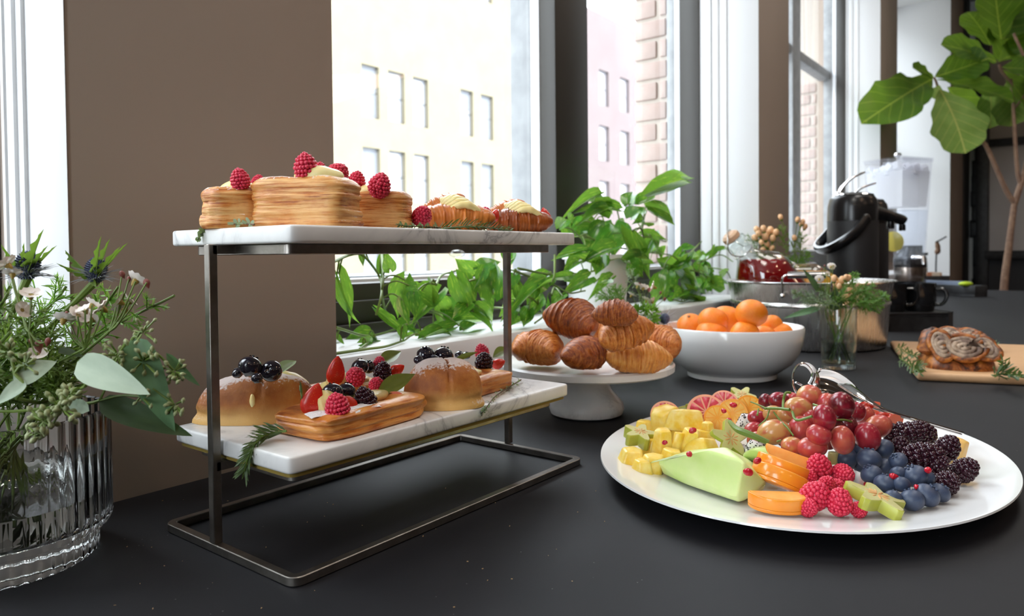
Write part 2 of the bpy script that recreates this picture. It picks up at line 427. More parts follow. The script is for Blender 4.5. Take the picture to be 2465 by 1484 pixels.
m_pom = fruit('pomegranate aril', H('a3101e'), H('c8263a'), .12, .3, (1, .1, .15), .003, vs=90)
m_lemon = fruit('lemon slice', H('f2e070'), H('f8ee9c'), .4, .2, (1, .9, .3), .004)
def grapemat():
    t = NT('red grape skin'); oi = t.n('ShaderNodeObjectInfo')
    z = t.sep(t.tc('Generated'))[2]
    g = t.math('ADD', t.math('MULTIPLY', t.noise(1.2, 2, .5, t.tc('Generated', 1.6)), .6), t.math('MULTIPLY', oi.outputs['Random'], .75))
    col = t.ramp(g, [(.30, H('5a0e1a')), (.50, H('961e30')), (.72, H('b03a40')), (.92, H('c0644c')), (1.0, H('c49058'))])
    t.set(col=col, rough=t.math('ADD', .16, t.math('MULTIPLY', t.noise(6, 2), .16)), sss=.3, coat=.15); t.sssr((1, .4, .25), .007); return t.m
m_grape = grapemat()
# greens
m_pothos = leafmat('pothos leaf', H('225a1a'), H('3f8426'), H('b4cc50'), .2, .30, yamt=.5)
m_stemg = mat('green stem', H('728a3a'), .45, var=H('586e2c'), vs=20)
m_stemb = mat('brown stem', H('6a4a2e'), .6, var=H('4c3826'), vs=30)
m_euc = leafmat('eucalyptus leaf', H('a2b69e'), H('b6c8b0'), None, .5, .18, glow=(.3, .45, .2))
m_eucd = leafmat('dark eucalyptus leaf', H('34482c'), H('465c3a'), None, .4, .15, glow=(.2, .35, .1))
m_eucg = leafmat('green eucalyptus leaf', H('5c825c'), H('70966c'), None, .45, .2, glow=(.3, .5, .2))
m_bay = leafmat('bay leaf', H('5a6426'), H('6e7a36'), None, .35, .25, glow=(.4, .5, .1))
m_sage = leafmat('pale sage leaf', H('93a884'), H('a8ba98'), None, .6, .25)
m_fig = leafmat('fiddle leaf', H('294610'), H('3f6218'), None, .32, .40, vein=H('8c9c3e'), glow=(.35, .55, .05))
m_herb = leafmat('rosemary needles', H('3c5030'), H('5a7048'), None, .5, .15)
m_thyme = leafmat('thyme leaves', H('66785a'), H('8a9878'), None, .6, .2)
m_fern = leafmat('feathery green', H('4f7a2a'), H('70a03a'), None, .5, .4)
m_cedar = leafmat('bushy green', H('4a6426'), H('6a8038'), None, .5, .3)
m_seedpod = mat('eucalyptus seed pod', H('8a9468'), .45, var=H('a0a878'), vs=60)
m_waxfl = mat('waxflower petal', H('ecdcd2'), .5, var=H('f6eee8'), vs=120, sss=.1)
m_waxc = mat('waxflower cup', H('a8602e'), .5, var=H('8a9a3c'), vs=90)
m_bud = mat('maroon bud', H('7c4038'), .5)
m_thistle = mat('thistle blue grey', H('5c6684'), .6, var=H('363e58'), vs=300)
m_thbract = mat('silver thistle bract', H('9498a4'), .5, var=H('b0b4bc'), vs=80)
m_hyp = mat('peach hypericum berry', H('d4a070'), .3, var=H('e0b488'), vs=40)
m_moss = leafmat('bright moss green', H('5c8a1c'), H('7cae2c'), None, .6, .3)
m_bark = mat('fig bark', H('6e5242'), .75, var=H('8c6e58'), vs=30, bump=.4, bs=80)
# ------------------------------------------------------------------ setting: room shell
PY = .745; TZ0 = -.75; CZ = 2.40
PIERS = [(.287, .606), (2.203, 2.501), (4.735, 5.25), (6.42, 7.16)]
PYS = [PY, PY, .90, PY]; PBK = [1.03, 1.03, 1.24, 1.03]
struct('floor', G().span((-3.2, -6.2, TZ0-.1), (7.8, 1.2, TZ0)), m_floor)
struct('ceiling', G().span((-3.2, -6.2, CZ), (7.8, 1.2, CZ+.15)), m_ceil)
struct('wall_back', G().span((-3.2, -6.3, TZ0), (7.8, -6.1, CZ)), m_room)
struct('wall_left', G().span((-3.2, -6.2, TZ0), (-3.0, -.65, CZ)).span((-3.2, .45, TZ0), (-3.0, 1.2, CZ)).span((-3.2, -.65, TZ0), (-3.0, .45, -.05)).span((-3.2, -.65, 2.15), (-3.0, .45, CZ)), m_room)
fl = bpy.data.objects.new('window_6', None); COL.objects.link(fl); fl['kind'] = 'structure'; fl.location = (-3.1, -.10, -.05)
il = TR(3.1, .10, .05)
for y0, y1 in ((-.65, -.59), (.39, .45)): ob('mullion', G().span((-3.14, y0, -.05), (-3.06, y1, 2.15)), m_frame, fl, il.copy())
for y0, y1 in ((-.59, .39),): ob('pane', G().span((-3.105, y0, -.05), (-3.10, y1, 2.15)), m_glass, fl, il.copy())
struct('wall_right', G().span((7.62, -6.2, TZ0), (7.8, 1.2, CZ)), m_wall)
for i, (a, b) in enumerate(PIERS):
    g = G().span((a, PYS[i], TZ0), (b, PBK[i], CZ))
    w = struct('wall_window', g, m_pier if i != 9 else m_wall, bevel=.004)
    if i in (1, 2):
        br = mat('washed brick face', H('ab958c'), .85, var=H('b6a39a'), vs=12, bump=.3, bs=60)
        mo = mat('pale mortar', H('b8ada2'), .9)
        ob('mortar_core', G().span((a+.012, PBK[i], TZ0), (b-.012, PBK[i]+.125, CZ)), mo, w)
        me1 = G().box((0, 0, 0), (.10, .112, .056)).mesh('brick_long', br, bevel=.007)
        me2 = G().box((0, 0, 0), (.10, .080, .056)).mesh('brick_short', br, bevel=.007)
        me3 = G().box((0, 0, 0), (.10, .024, .056)).mesh('brick_closer', br, bevel=.004)
        for k in range(16 if i == 1 else 18):
            z = .10+k*.0672
            if k % 2: ob('brick', me1, parent=w, mx=TR(a+.052+rnd(0, .003), PBK[i]+0.071+rnd(-.002, .002), z))
            else:
                ob('brick', me2, parent=w, mx=TR(a+.052+rnd(0, .003), PBK[i]+0.089+rnd(-.002, .002), z)); ob('brick', me3, parent=w, mx=TR(a+.053, PBK[i]+0.025, z))
struct('wall_window', G().span((-3.0, PY, TZ0), (-2.6, 1.2, CZ)), m_wall)
struct('trim_12', G().span((6.405, PY+.002, TZ0), (6.419, 1.36, CZ)), m_reveal)
# wall above the window heads
struct('wall_window_head', G().span((-2.6, .78, 2.12), (6.45, 1.36, CZ)), m_wall)
# ledges under the windows (radiator covers) and the wall below the sills
n = 0
for a, b, zt in ((-2.6, .287, .108), (.606, 2.203, .108), (2.501, 4.735, .118), (5.25, 6.405, .12)):
    n += 1
    yb = .965 if a < 2.4 else 1.17
    struct('trim_%d' % n, G().span((a, PY+.002, TZ0), (min(b, 4.735), yb, zt)), m_reveal, bevel=.008)
    struct('wall_below_sill', G().span((a, yb+.001, TZ0), (b, yb+.185, .10)), m_wall)
# white reveal lining and moulded casing on the left side of the piers
for i, (a, b) in enumerate(PIERS[:3]):
    n += 1
    g = G()
    P0 = PYS[i]; kk = P0/PY
    for y0, y1, d in ((PY-.0006, .93, .0008), (.840, .848, .0045), (.866, .885, .0045), (.889, .93, .006)):
        g.span((a-d*kk, y0*kk, .10 if i else .05), (a, min(y1, (.897, .93, .905)[i])*kk, 2.12))
    struct('trim_%d' % n, g, m_reveal, bevel=.002)
# windows: frames, mullions, panes
def window(idx, a, b, mull, zb, rail=None, yo=0, jy=(.925, .990, 1.008, 1.035)):
    root = bpy.data.objects.new('window_%d' % idx, None); COL.objects.link(root); root['kind'] = 'structure'
    root.location = ((a+b)/2, 1.0+yo, zb)
    inv = TR(-(a+b)/2, -1.0, -zb)
    def part(nm, g, m_): return ob(nm, g, m_, root, inv.copy(), bevel=.002)
    part('bottom_rail', G().span((a, .945, .105), (b, 1.0, zb-.006)), m_frame)
    part('bottom_rail_step', G().span((a, .915, .105), (b, .945, .128)).span((a, .93, .128), (b, .945, .165)), m_frame)
    part('sill_edge', G().span((a, 1.0, zb-.012), (b, 1.03, zb)), m_framelit)
    part('outer_sill', G().span((a, 1.03, zb-.03), (b, 1.16, zb+.004)), m_framegrey)
    part('head_rail', G().span((a, .945, 2.06), (b, 1.03, 2.12)), m_frame)
    xs = [a+.012]
    part('left_jamb', G().span((a, .93, .105), (a+.03, 1.03, 2.12)), m_frame)
    part('right_jamb', G().span((b-.012, jy[0], .105), (b, jy[1], 2.12)), m_frame)
    part('right_jamb_edge', G().span((b-.010, jy[1], zb), (b, jy[2], 2.1)), m_framelit)
    part('right_jamb_outer', G().span((b-.008, jy[2], zb), (b, jy[3], 2.1)), m_framegrey)
    edges = [a+.03]
    for m0, m1 in mull:
        part('mullion', G().span((m0, .955, .105), (m1, 1.0, 2.12)), m_framegrey if idx == 3 else m_frame)
        part('mullion_edge', G().span((m0-.002, 1.0, zb), (m1+.002, 1.026, 2.1)), m_framelit)
        part('mullion_outer', G().span((m0-.003, 1.026, zb), (m1+.003, 1.085, 2.1)), m_framegrey)
        edges += [m0, m1]
    edges.append(b-.01)
    for k in range(0, len(edges), 2):
        if rail is not None: part('meeting_rail', G().span((edges[k], .965, rail), (edges[k+1], 1.025, rail+.05)), m_framegrey)
        part('pane', G().span((edges[k], 1.012, zb), (edges[k+1], 1.016, 2.08)), m_glass)
    return root
window(1, -2.6, .287, [(-1.7, -1.58), (-.7, -.58)], .198)
window(2, .606, 2.203, [(1.431, 1.577)], .199)
window(3, 2.501, 4.735, [(3.965, 4.105)], .246, rail=1.273, yo=.208, jy=(.876, .928, .948, 1.0))
window(4, 5.25, 6.40, [], .245, rail=1.095, yo=.24)
# end wall: black framed interior window with dull panes
fr = bpy.data.objects.new('window_5', None); COL.objects.link(fr); fr['kind'] = 'structure'; fr.location = (7.6, -.5, 0)
iv = TR(-7.6, .5, 0)
yE = onX(2374, 500, 7.55).y; zS = onX(2420, 598, 7.55).z; zM = onX(2420, 342, 7.55).z
ob('side_frame', G().span((7.50, yE, TZ0), (7.62, PY-.06, CZ)).span((7.47, yE-.02, TZ0), (7.62, yE+.06, CZ)), m_black, fr, iv.copy(), bevel=.004)
pe = G()
for k in range(18):
    z = -.1+k*.13; pe.box((7.60, PY-.060+rnd(-.012, .012), z), (.03, rnd(.05, .09), rnd(.13, .2)))
ob('peeling_paint_edge', pe, m_black, fr, iv.copy(), bevel=.004)
ob('corner_frame', G().span((7.165, PY-.002, TZ0), (7.62, .80, CZ)), m_black, fr, iv.copy(), bevel=.004)
ob('sill', G().span((7.44, -3, zS-.09), (7.62, yE, zS-.02)), m_black, fr, iv.copy(), bevel=.004)
ob('lower_panel', G().span((7.56, -3, TZ0), (7.62, yE, zS-.09)), mat('dark charcoal panel', (.02, .02, .024), .6), fr, iv.copy())
ob('cross_bar', G().span((7.52, -3, zM-.03), (7.62, yE, zM+.03)), m_black, fr, iv.copy(), bevel=.004)
ob('pane', G().span((7.585, -3, zS-.02), (7.60, yE, zM)), mat('dull obscured pane', H('c8beba'), .35, var=H('b8aea8'), vs=1.5), fr, iv.copy())
ob('pane', G().span((7.585, -3, zM), (7.60, yE, CZ)), mat('brown obscured pane', H('a8988a'), .35, var=H('988878'), vs=1.5), fr, iv.copy())
# fixtures for the added fill lamps and fill panels
for k, (x, y) in enumerate(WARM_FILL):
    t = thing('warm_fill_lamp', 'round white fill lamp added under the ceiling, %s of the row %s the windows' % (('leftmost', 'middle one', 'rightmost')[k % 3], 'nearer' if k < 3 else 'further from'), 'lamp', TR(x, y, 2.36), 'added fill lamps in the inner room')
    ob('shade', G().lathe([(.19, .04), (.20, 0), (.185, 0), (.18, .03)], 32), m_reveal, t)
for k, (x, y) in enumerate(FILL_PANELS):
    t = thing('fill_panel', 'flat white fill panel added over the buffet table, %s of three' % ('nearest the shaded pier', 'middle', 'furthest from the shaded pier')[k], 'lamp', TR(x, y, 2.365), 'added fill panels over the table')
    ob('housing', G().span((-.47, -.27, 0), (.47, .27, .03)), m_reveal, t)
# ------------------------------------------------------------------ outside: street and facades
struct('ground', G().span((-60, 2, -17), (140, 60, -16.8)), mat('asphalt', (.25, .25, .26), .9))
FY = 25.0
def facade(name, label, x0, x1, cols, rows, wallm, z0=-16.8, z1=14, reveal=.22, blind=True, glassm=None):
    root = thing(name, label, 'building', TR((x0+x1)/2, FY, z0)); inv = TR(-(x0+x1)/2, -FY, -z0)
    g = G(); xs = sorted({x0, x1, *[c for p in cols for c in p]}); zs = sorted({z0, z1, *[c for p in rows for c in p]})
    cs, rsx = {tuple(c) for c in cols}, {tuple(r) for r in rows}
    for i in range(len(xs)-1):
        for j in range(len(zs)-1):
            a, b, c, d = xs[i], xs[i+1], zs[j], zs[j+1]
            if (a, b) in cs and (c, d) in rsx:
                y = FY+reveal
                g.add([(a, FY, c), (b, FY, c), (b, FY, d), (a, FY, d), (a, y, c), (b, y, c), (b, y, d), (a, y, d)], [(0, 1, 5, 4), (1, 2, 6, 5), (2, 3, 7, 6), (3, 0, 4, 7)])
            else: g.add([(a, FY, c), (b, FY, c), (b, FY, d), (a, FY, d)], [(0, 1, 2, 3)])
    g.add([(x0, FY, z0), (x0, FY, z1), (x0, FY+9, z1), (x0, FY+9, z0), (x1, FY, z0), (x1, FY, z1), (x1, FY+9, z1), (x1, FY+9, z0)], [(0, 1, 2, 3), (4, 7, 6, 5), (1, 5, 6, 2), (3, 2, 6, 7)])
    ob('wall', g, wallm, root, inv.copy(), smooth=False)
    fm = mat('pale window sash', (.11, .113, .12), .5); gm = glassm; bm_ = mat('white roller blind', (.112, .118, .132), .8)
    for (a, b) in cols:
        for (c, d) in rows:
            q = TR((a+b)/2, FY+reveal, (c+d)/2); w, h = b-a, d-c
            f = ob('window', G().span((-w/2, -.03, -h/2), (-w/2+.06, .05, h/2)).span((w/2-.06, -.03, -h/2), (w/2, .05, h/2)).span((-w/2, -.03, h/2-.07), (w/2, .05, h/2)).span((-w/2, -.03, -h/2), (w/2, .05, -h/2+.09)).span((-w/2, -.03, -.04), (w/2, .05, .04)), fm, root, inv @ q, smooth=False)
            ob('pane', G().span((-w/2, .02, -h/2), (w/2, .04, h/2)), gm, f)
            k = random.choice((.0, .4, .55, .75, 1)) if blind else 0
            if k: ob('blind', G().span((-w/2+.06, -.01, h/2-.07-(h-.16)*k), (w/2-.06, .015, h/2-.07)), bm_, f)
    return root
gl1 = mat('pale reflecting glass', (.22, .22, .24), .1, spec=.8); gl2 = mat('washed reflecting glass', (.22, .20, .22), .1, spec=.8)
ye = mat('yellow painted brick', (.126, .109, .071), .9, var=(.135, .119, .08), vs=.8)
rd = mat('faded red brick', (.086, .063, .064), .9, var=(.093, .071, .071), vs=.5)
cx_ = lambda px, py=153: onY(px, py, FY).x
c_y = [(cx_(870), cx_(912)), (cx_(934), cx_(973)), (cx_(994), cx_(1030)), (cx_(1108), cx_(1138)), (cx_(1157), cx_(1186))]
zt = onY(870, 152, FY).z; zb_ = onY(870, 280, FY).z
rows = [(zb_+k*3.72, zt+k*3.72) for k in (-3, -2, -1, 0, 1, 2)]
bx = onY(1345, 300, FY).x
lw = c_y[0][0]
extra = [(lw-2.2*k-1.1, lw-2.2*k) for k in range(1, 3)]
facade('apartment_building', 'pale yellow apartment building across the street with paired sash windows', lw-9, bx, sorted(extra+c_y), rows, ye, glassm=gl1, z1=11)
c_r = []
x = bx+2.0
while x < 110: c_r.append((x, x+1.3)); x += 2.9 if len(c_r) % 3 else 5.2
facade('brick_building', 'washed out red brick building further along the street', bx, 120, c_r[:22], rows, rd, glassm=gl2, blind=False, z1=15)
facade('grey_building', 'pale grey building at the left end of the street', lw-60, lw-9.4, [(lw-14-3.2*k, lw-12.6-3.2*k) for k in range(0, 8)][::-1], rows, mat('pale grey render', (.2, .2, .19), .9), glassm=gl1, blind=False, z1=6)
# ------------------------------------------------------------------ the buffet table
tb = thing('buffet_table', 'long buffet table covered in smooth black cloth along the windows', 'table', TR(2.4, .2, TZ0))
iv = TR(-2.4, -.2, -TZ0)
TX0, TX1, TY0, TY1 = -.55, 5.17, -.62, .742
ob('table_top', G().span((TX0, TY0, -.035), (TX1, TY1, 0)), m_table, tb, iv.copy(), bevel=.006)
ob('cloth_skirt', G().span((TX0+.01, TY0+.01, -.30), (TX1-.01, TY1-.01, -.034)), m_table, tb, iv.copy())
for x in (TX0+.1, 2.3, TX1-.1):
    for y in (TY0+.1, TY1-.1): ob('leg', G().span((x-.025, y-.025, TZ0), (x+.025, y+.025, -.3)), m_black, tb, iv.copy())
# ------------------------------------------------------------------ two-tier stand
sx0, sx1, sy0, sy1 = .312, .706, .437, .625; yc = .545
st = thing('serving_stand', 'gunmetal two-tier serving stand with rectangular bar base', 'stand', TR((sx0+sx1)/2, yc, 0))
iv = TR(-(sx0+sx1)/2, -yc, 0)
def ringbar(x0, x1, y0, y1, z0, z1, w, r, mi=0):
    """flat-bar rectangle with rounded corners"""
    g = G(); out, inn = [], []
    for cx, cy, a0 in ((x1-r, y1-r, 0), (x0+r, y1-r, 1), (x0+r, y0+r, 2), (x1-r, y0+r, 3)):
        for k in range(7):
            a = (a0+k/6)*PI/2; out.append((cx+r*math.cos(a), cy+r*math.sin(a))); inn.append((cx+max(r-w, .001)*math.cos(a), cy+max(r-w, .001)*math.sin(a)))
    n = len(out); vs = [(*p, z) for z in (z0, z1) for p in out] + [(*p, z) for z in (z0, z1) for p in inn]; fs = []
    for k in range(n):
        j = (k+1) % n
        fs += [(k, j, n+j, n+k), (2*n+j, 2*n+k, 3*n+k, 3*n+j), (n+k, n+j, 3*n+j, 3*n+k), (j, k, 2*n+k, 2*n+j)]
    return g.add(vs, fs)
ob('base_frame', ringbar(sx0, sx1, sy0, sy1, 0.0005, .0075, .0075, .010), m_steel, st, iv.copy(), bevel=.0006, seg=1)
for x in (.3155, .7065): ob('post', G().span((x-.0038, yc-.0038, .0075), (x+.0038, yc+.0038, .2505)), m_steel, st, iv.copy(), bevel=.0006, seg=1)
ob('upper_shelf_frame', ringbar(.335, .69, .468, .605, .2415, .2498, .006, .008), m_steel, st, iv.copy(), bevel=.0006, seg=1)
for x0, x1 in ((.3155, .336), (.689, .7065)):
    ob('upper_arm', G().span((x0, yc-.0038, .2425), (x1, yc+.0038, .2495)), m_steel, st, iv.copy())
    ob('lower_arm', G().span((x0, yc-.0038, .0665), (x1, yc+.0038, .0735)), m_steel, st, iv.copy())
ob('lower_shelf_frame', ringbar(.335, .69, .468, .605, .0660, .0738, .006, .008), m_steel, st, iv.copy(), bevel=.0006, seg=1)
bp = onZ(1100, 607, .2415)
ob('bumper', G().ball((bp.x, bp.y, .2405), (.0045, .0045, .0022), 16, 8), m_cglass, st, iv.copy(), label='clear rubber bumper')
ZU, ZL = .2632, .0910
def slab(z0, label, x0, x1, y0, y1):
    g = G(); g.prism(superell((x1-x0)/2, (y1-y0)/2, 40, 96), 0, ZL-.0775)
    return ob('marble_slab', g, m_marble, None, TR((x0+x1)/2, (y0+y1)/2, z0), label, 'tray', 'marble slabs on the stand', bevel=.0022, seg=3, ang=50)
slab(ZU-.0135+.0002, 'white marble slab on the upper tier carrying raspberry pastries', .3215, .709, .4455, .622)
sl = slab(ZL-.0135, 'white marble slab on the lower tier carrying berry danishes and brioches', .3215, .7015, .452, .622)
ob('cork_backing', G().prism(superell(.187, .082, 40, 64), -.0032, 0), mat('olive cork backing', H('8a7430'), .8), sl, label='yellowish cork backing')
# ------------------------------------------------------------------ fruit builders (shared meshes)
def drupe_mesh(name, m_, n_rows, rr, a, b, hollow=False, seed=0, sub=(8, 5)):
    """aggregate berry: drupelets set in staggered rows on an egg-shaped body"""
    random.seed(seed); g = G()
    g.ball((0, 0, 0), (a*.86, a*.86, b*.88), 14, 9)
    for j in range(n_rows):
        t = -PI/2*.80 + PI*.90*j/(n_rows-1)
        r = a*math.cos(t)*(1-.16*math.sin(t)); z = b*math.sin(t)
        n = max(1, int(2*PI*r/(rr*1.72)))
        for k in range(n):
            an = 2*PI*(k+.5*(j % 2))/n+rnd(-.08, .08); q = rr*rnd(.9, 1.12)
            g.ball((r*.88*math.cos(an), r*.88*math.sin(an), z*.93+rnd(-.03, .03)), (q, q, q*.92), *sub)
    g.ball((0, 0, b*.97), rr, *sub)
    if hollow: g.lathe([(rr*2.2, -b*.86), (rr*2.6, -b*1.02), (rr*1.5, -b*.95), (rr*1.2, -b*.3), (0, -b*.25)], 14)
    return g.mesh(name, m_, ang=60)
RASP = [drupe_mesh('raspberry', m_rasp, 10, .165, .84, .98, True, s) for s in (1, 2, 3)]
BLACKB = [drupe_mesh('blackberry', m_blackb, 8, .185, .82, 1.0, False, s) for s in (4, 5)]
def blue_mesh(m_):
    g = G(); prof = [(0, -1)]
    for k in range(1, 14):
        t = -PI/2+PI*.93*k/13; prof.append((math.cos(t)*1.06, math.sin(t)*.90))
    prof += [(.30, .86), (.26, .74), (.10, .70), (0, .70)]
    g.lathe(prof, 22)
    for k in range(5):
        a = 2*PI*k/5; g.ball((.33*math.cos(a), .33*math.sin(a), .90), (.13, .13, .10), 6, 4)
    return g.mesh('blueberry', m_)
BLUE = blue_mesh(m_blueb); BLUEG = blue_mesh(m_bluebg)
def berry(kind, px, py, plane, r, label, group, mx=None, tilt=None, sq=1.0, yaw=None):
    """berry with its centre at a measured point; r in pixels of radius"""
    me = {'raspberry': random.choice(RASP), 'blackberry': random.choice(BLACKB), 'blueberry': BLUE, 'glazed_blueberry': BLUEG}[kind]
    p = plane(px, py) if callable(plane) else onZ(px, py, plane); s = r*mpp(p)
    if kind == 'raspberry': s *= 1.0
    rot = rotm(*(tilt or (rnd(-.4, .4), rnd(-.4, .4), 0)), ) @ rotm(0, 0, rnd(0, 6))
    return ob(kind, me, parent=None, mx=TR(*p) @ rotm(0, 0, VIEW) @ rot @ SCL(s, s, s*sq), label=label, cat='berry', group=group)
XS = lambda x: (lambda px, py: onX(px, py, x))
YS = lambda y: (lambda px, py: onY(px, py, y))
# leaves (unit length along +x, half width .5 scaled later)
def leaf_mesh(name, m_, shape, nu=11, nv=5, bend=.12, fold=.18, wave=0, heart=0, thick=0):
    g = G()
    def fn(u, v):
        t = u; w = shape(t)*(v*2-1); x = t - (heart*(abs(v*2-1)**1.5)*max(0, 1-t*4) if heart else 0)
        z = -bend*t*t*1.0 + fold*abs(w) + wave*math.sin(t*19+(3 if v > .5 else 0))*abs(v*2-1)*.6
        return (x, w, z)
    g.grid(nu, nv, fn); return g.mesh(name, m_, ang=80)
sh_heart = lambda t: .62*math.sin(PI*min(1, t**.55))**.85*(1.0 if t < .5 else 1)*(1-t**3)**.6+(.12 if t < .08 else 0)*(1-t/.08) if t < 1 else 0
sh_lance = lambda t: .5*math.sin(PI*t**.8)**1.1
sh_oval = lambda t: .5*math.sin(PI*t**.75)**.75
sh_euc = lambda t: .5*math.sin(PI*t**.6)**.8
sh_fig = lambda t: .5*(math.sin(PI*t**1.25)**.55)*(.55+.45*t) * (1+.07*math.sin(t*22)) if 0 < t < 1 else 0
POTHOS = [leaf_mesh('pothos_leaf', m_pothos, sh_heart, 13, 7, b, f, 0, .22) for b, f in ((.10, .22), (.32, .30), (-.1, .35), (.5, .12))]
BAYL = [leaf_mesh('bay_leaf', m_bay, sh_lance, 11, 5, .1, .2)]
SAGEL = [leaf_mesh('sage_leaf', m_sage, sh_lance, 9, 5, .1, .25)]
EUCL = {k: leaf_mesh('eucalyptus_leaf', mm, sh_euc, 13, 5, b, .10) for k, mm, b in (('pale', m_euc, .10), ('dark', m_eucd, .2), ('green', m_eucg, .25))}
FIGL = [leaf_mesh('fig_leaf', m_fig, sh_fig, 19, 7, b, f, .035) for b, f in ((.15, .15), (.35, .2), (-.05, .28))]
def leaf(name, me, base, tip, width, zhint, parent=None, inv=None, **kw):
    d = V(tip)-V(base); mx = TR(*base) @ frame(d, zhint) @ SCL(d.length, width, d.length)
    return ob(name, me, parent=parent, mx=(inv @ mx if inv is not None else mx), **kw)
# ------------------------------------------------------------------ pastry builders
def puff_mesh(name, a, b, h, nexp, mats, layers=11, top_in=.82, lean=0, seed=0, dip=.12, rows=46, seg=84, amp=1.0):
    random.seed(seed); o = rnd(0, 50); g = G(); ring = superell(1, 1, nexp, seg); vs = []
    lay = [rnd(-.045, .045)*amp for _ in range(layers+2)]
    for j in range(rows+1):
        t = j/rows; z = t*h
        edge = 1-.16*max(0, (t-.82)/.18)**2-.05*max(0, (.08-t)/.08)
        L = t*layers; k = int(L); f = L-k
        for i, (cx, cy) in enumerate(ring):
            an = i/seg*2*PI
            wv = nz((math.cos(an)*1.4, math.sin(an)*1.4, t*2.2), 1, o)*.06
            lr = lay[k] + .020*amp*math.sin(f*PI) + nz((math.cos(an)*3, math.sin(an)*3, k*1.3), 1, o+9)*.035*amp + nz((math.cos(an)*9, math.sin(an)*9, t*60), 1, o)*.008
            q = edge*(1+wv+lr)
            vs.append((cx*a*q + lean*z, cy*b*q, z + nz((cx*1.5, cy*1.5, t), 1, o+3)*.05*h*t))
    b0 = len(vs); fs = []
    for j in range(rows):
        for i in range(seg):
            p, q = j*seg+i, j*seg+(i+1) % seg; fs.append((p, q, q+seg, p+seg))
    last = rows*seg; prev = last
    for s_, zz in ((.90, .012), (.76, .0), (.55, -dip), (.3, -dip*1.1)):
        st_ = len(vs)
        for i, (cx, cy) in enumerate(ring):
            vs.append((cx*a*s_*edge+lean*h, cy*b*s_*edge, h*(1+zz)+nz((cx*3*s_, cy*3*s_, 2), 1, o)*.05*h))
        for i in range(seg): fs.append((prev+i, prev+(i+1) % seg, st_+(i+1) % seg, st_+i))
        prev = st_
    vs.append((lean*h, 0, h*(1-dip*1.1)))
    for i in range(seg): fs.append((prev+i, prev+(i+1) % seg, len(vs)-1))
    fs.append(tuple(range(seg-1, -1, -1)))
    g.add(vs, fs); return g.mesh(name, mats, ang=70)
def blob(m_, r, seed=0, amp=.12, ridges=0, nu=28, nv=14, twist=1.2):
    o = seed*3.1
    def fn(a, t):
        q = 1+nz((math.cos(a)*math.cos(t), math.sin(a)*math.cos(t), math.sin(t)), 1.6, o)*amp
        if ridges: q += .10*math.cos(ridges*a+twist*t*3)*math.cos(t)
        return q
    return G().ball((0, 0, 0), r, nu, nv, fn=fn).mesh('custard', m_, ang=70)
def base_at(px, py, plane): return plane(px, py)
# upper tier: three tall puffs
def tall_puff(label, px0, px1, pytop, Yp, seed, depth=1.0, lean=0, n=3.2, yaw=.0, dx=0, amp=1, lay=11):
    pc = onY((px0+px1)/2, 540, Yp); pc.z = ZU+.0002; k = mpp(pc)
    a = (px1-px0)/2*k; top = onY((px0+px1)/2, pytop, Yp).z; h = top-ZU
    r = thing('puff_pastry', label, 'pastry', TR(*pc) @ rotm(0, 0, VIEW+yaw), 'tall puff pastries on the upper tier')
    ob('dough', puff_mesh('dough', a*.97, a*depth, h*.96, n, m_puff, lay, seed=seed, lean=lean, amp=amp), parent=r)
    return r, pc, a, h
t, pc, a, h = tall_puff('small layered puff pastry at the left end of the upper tier, dusted with sugar', 489, 640, 452, .555, 3, .9, .05, 2.6, .2, amp=1.9, lay=3)
ob('custard', blob(m_cust, (a*.55, a*.5, .007), 2), parent=t, mx=TR(.004, 0, h*.97))
t, pc, a, h = tall_puff('large square layered puff pastry in the middle of the upper tier', 617, 866, 428, .500, 8, .62, 0, 4.2, -.22, amp=.45, lay=9)
ob('custard', blob(m_cust, (a*.50, a*.36, .010), 5), parent=t, mx=TR(a*.32, -.006, h*.96))
t, pc, a, h = tall_puff('low dark puff pastry right of the tall square one on the upper tier', 842, 990, 462, .500, 12, .7, 0, 4.5, -.10, amp=.35, lay=9)
ob('custard', blob(m_cust, (a*.40, a*.36, .007), 6), parent=t, mx=TR(-a*.25, -.006, h*.98))
RG = 'raspberries on the upper tier'
UB = lambda px, py, r, y, lab, **k: berry('raspberry', px, py, YS(y), r, lab, RG, **k)
UB(578, 433, 27, .535, 'raspberry on the left end puff pastry', tilt=(.1, -.15, 0))
UB(621, 437, 17, .585, 'small raspberry at the back of the left end puff pastry')
UB(736, 404, 33, .488, 'tall raspberry standing on the middle of the large square puff pastry', tilt=(.08, -.08, 0), sq=1.06)
UB(769, 409, 19, .53, 'raspberry half hidden behind the tallest raspberry')
UB(813, 419, 31, .485, 'glazed raspberry lying at the right end of the large square puff pastry', tilt=(.5, .9, 0), sq=.9)
UB(858, 438, 25, .515, 'raspberry between the square puff pastry and the dark puff pastry', tilt=(.1, .2, 0))
UB(914, 447, 31, .483, 'large raspberry on the dark puff pastry', tilt=(.2, .3, 0), sq=.96)
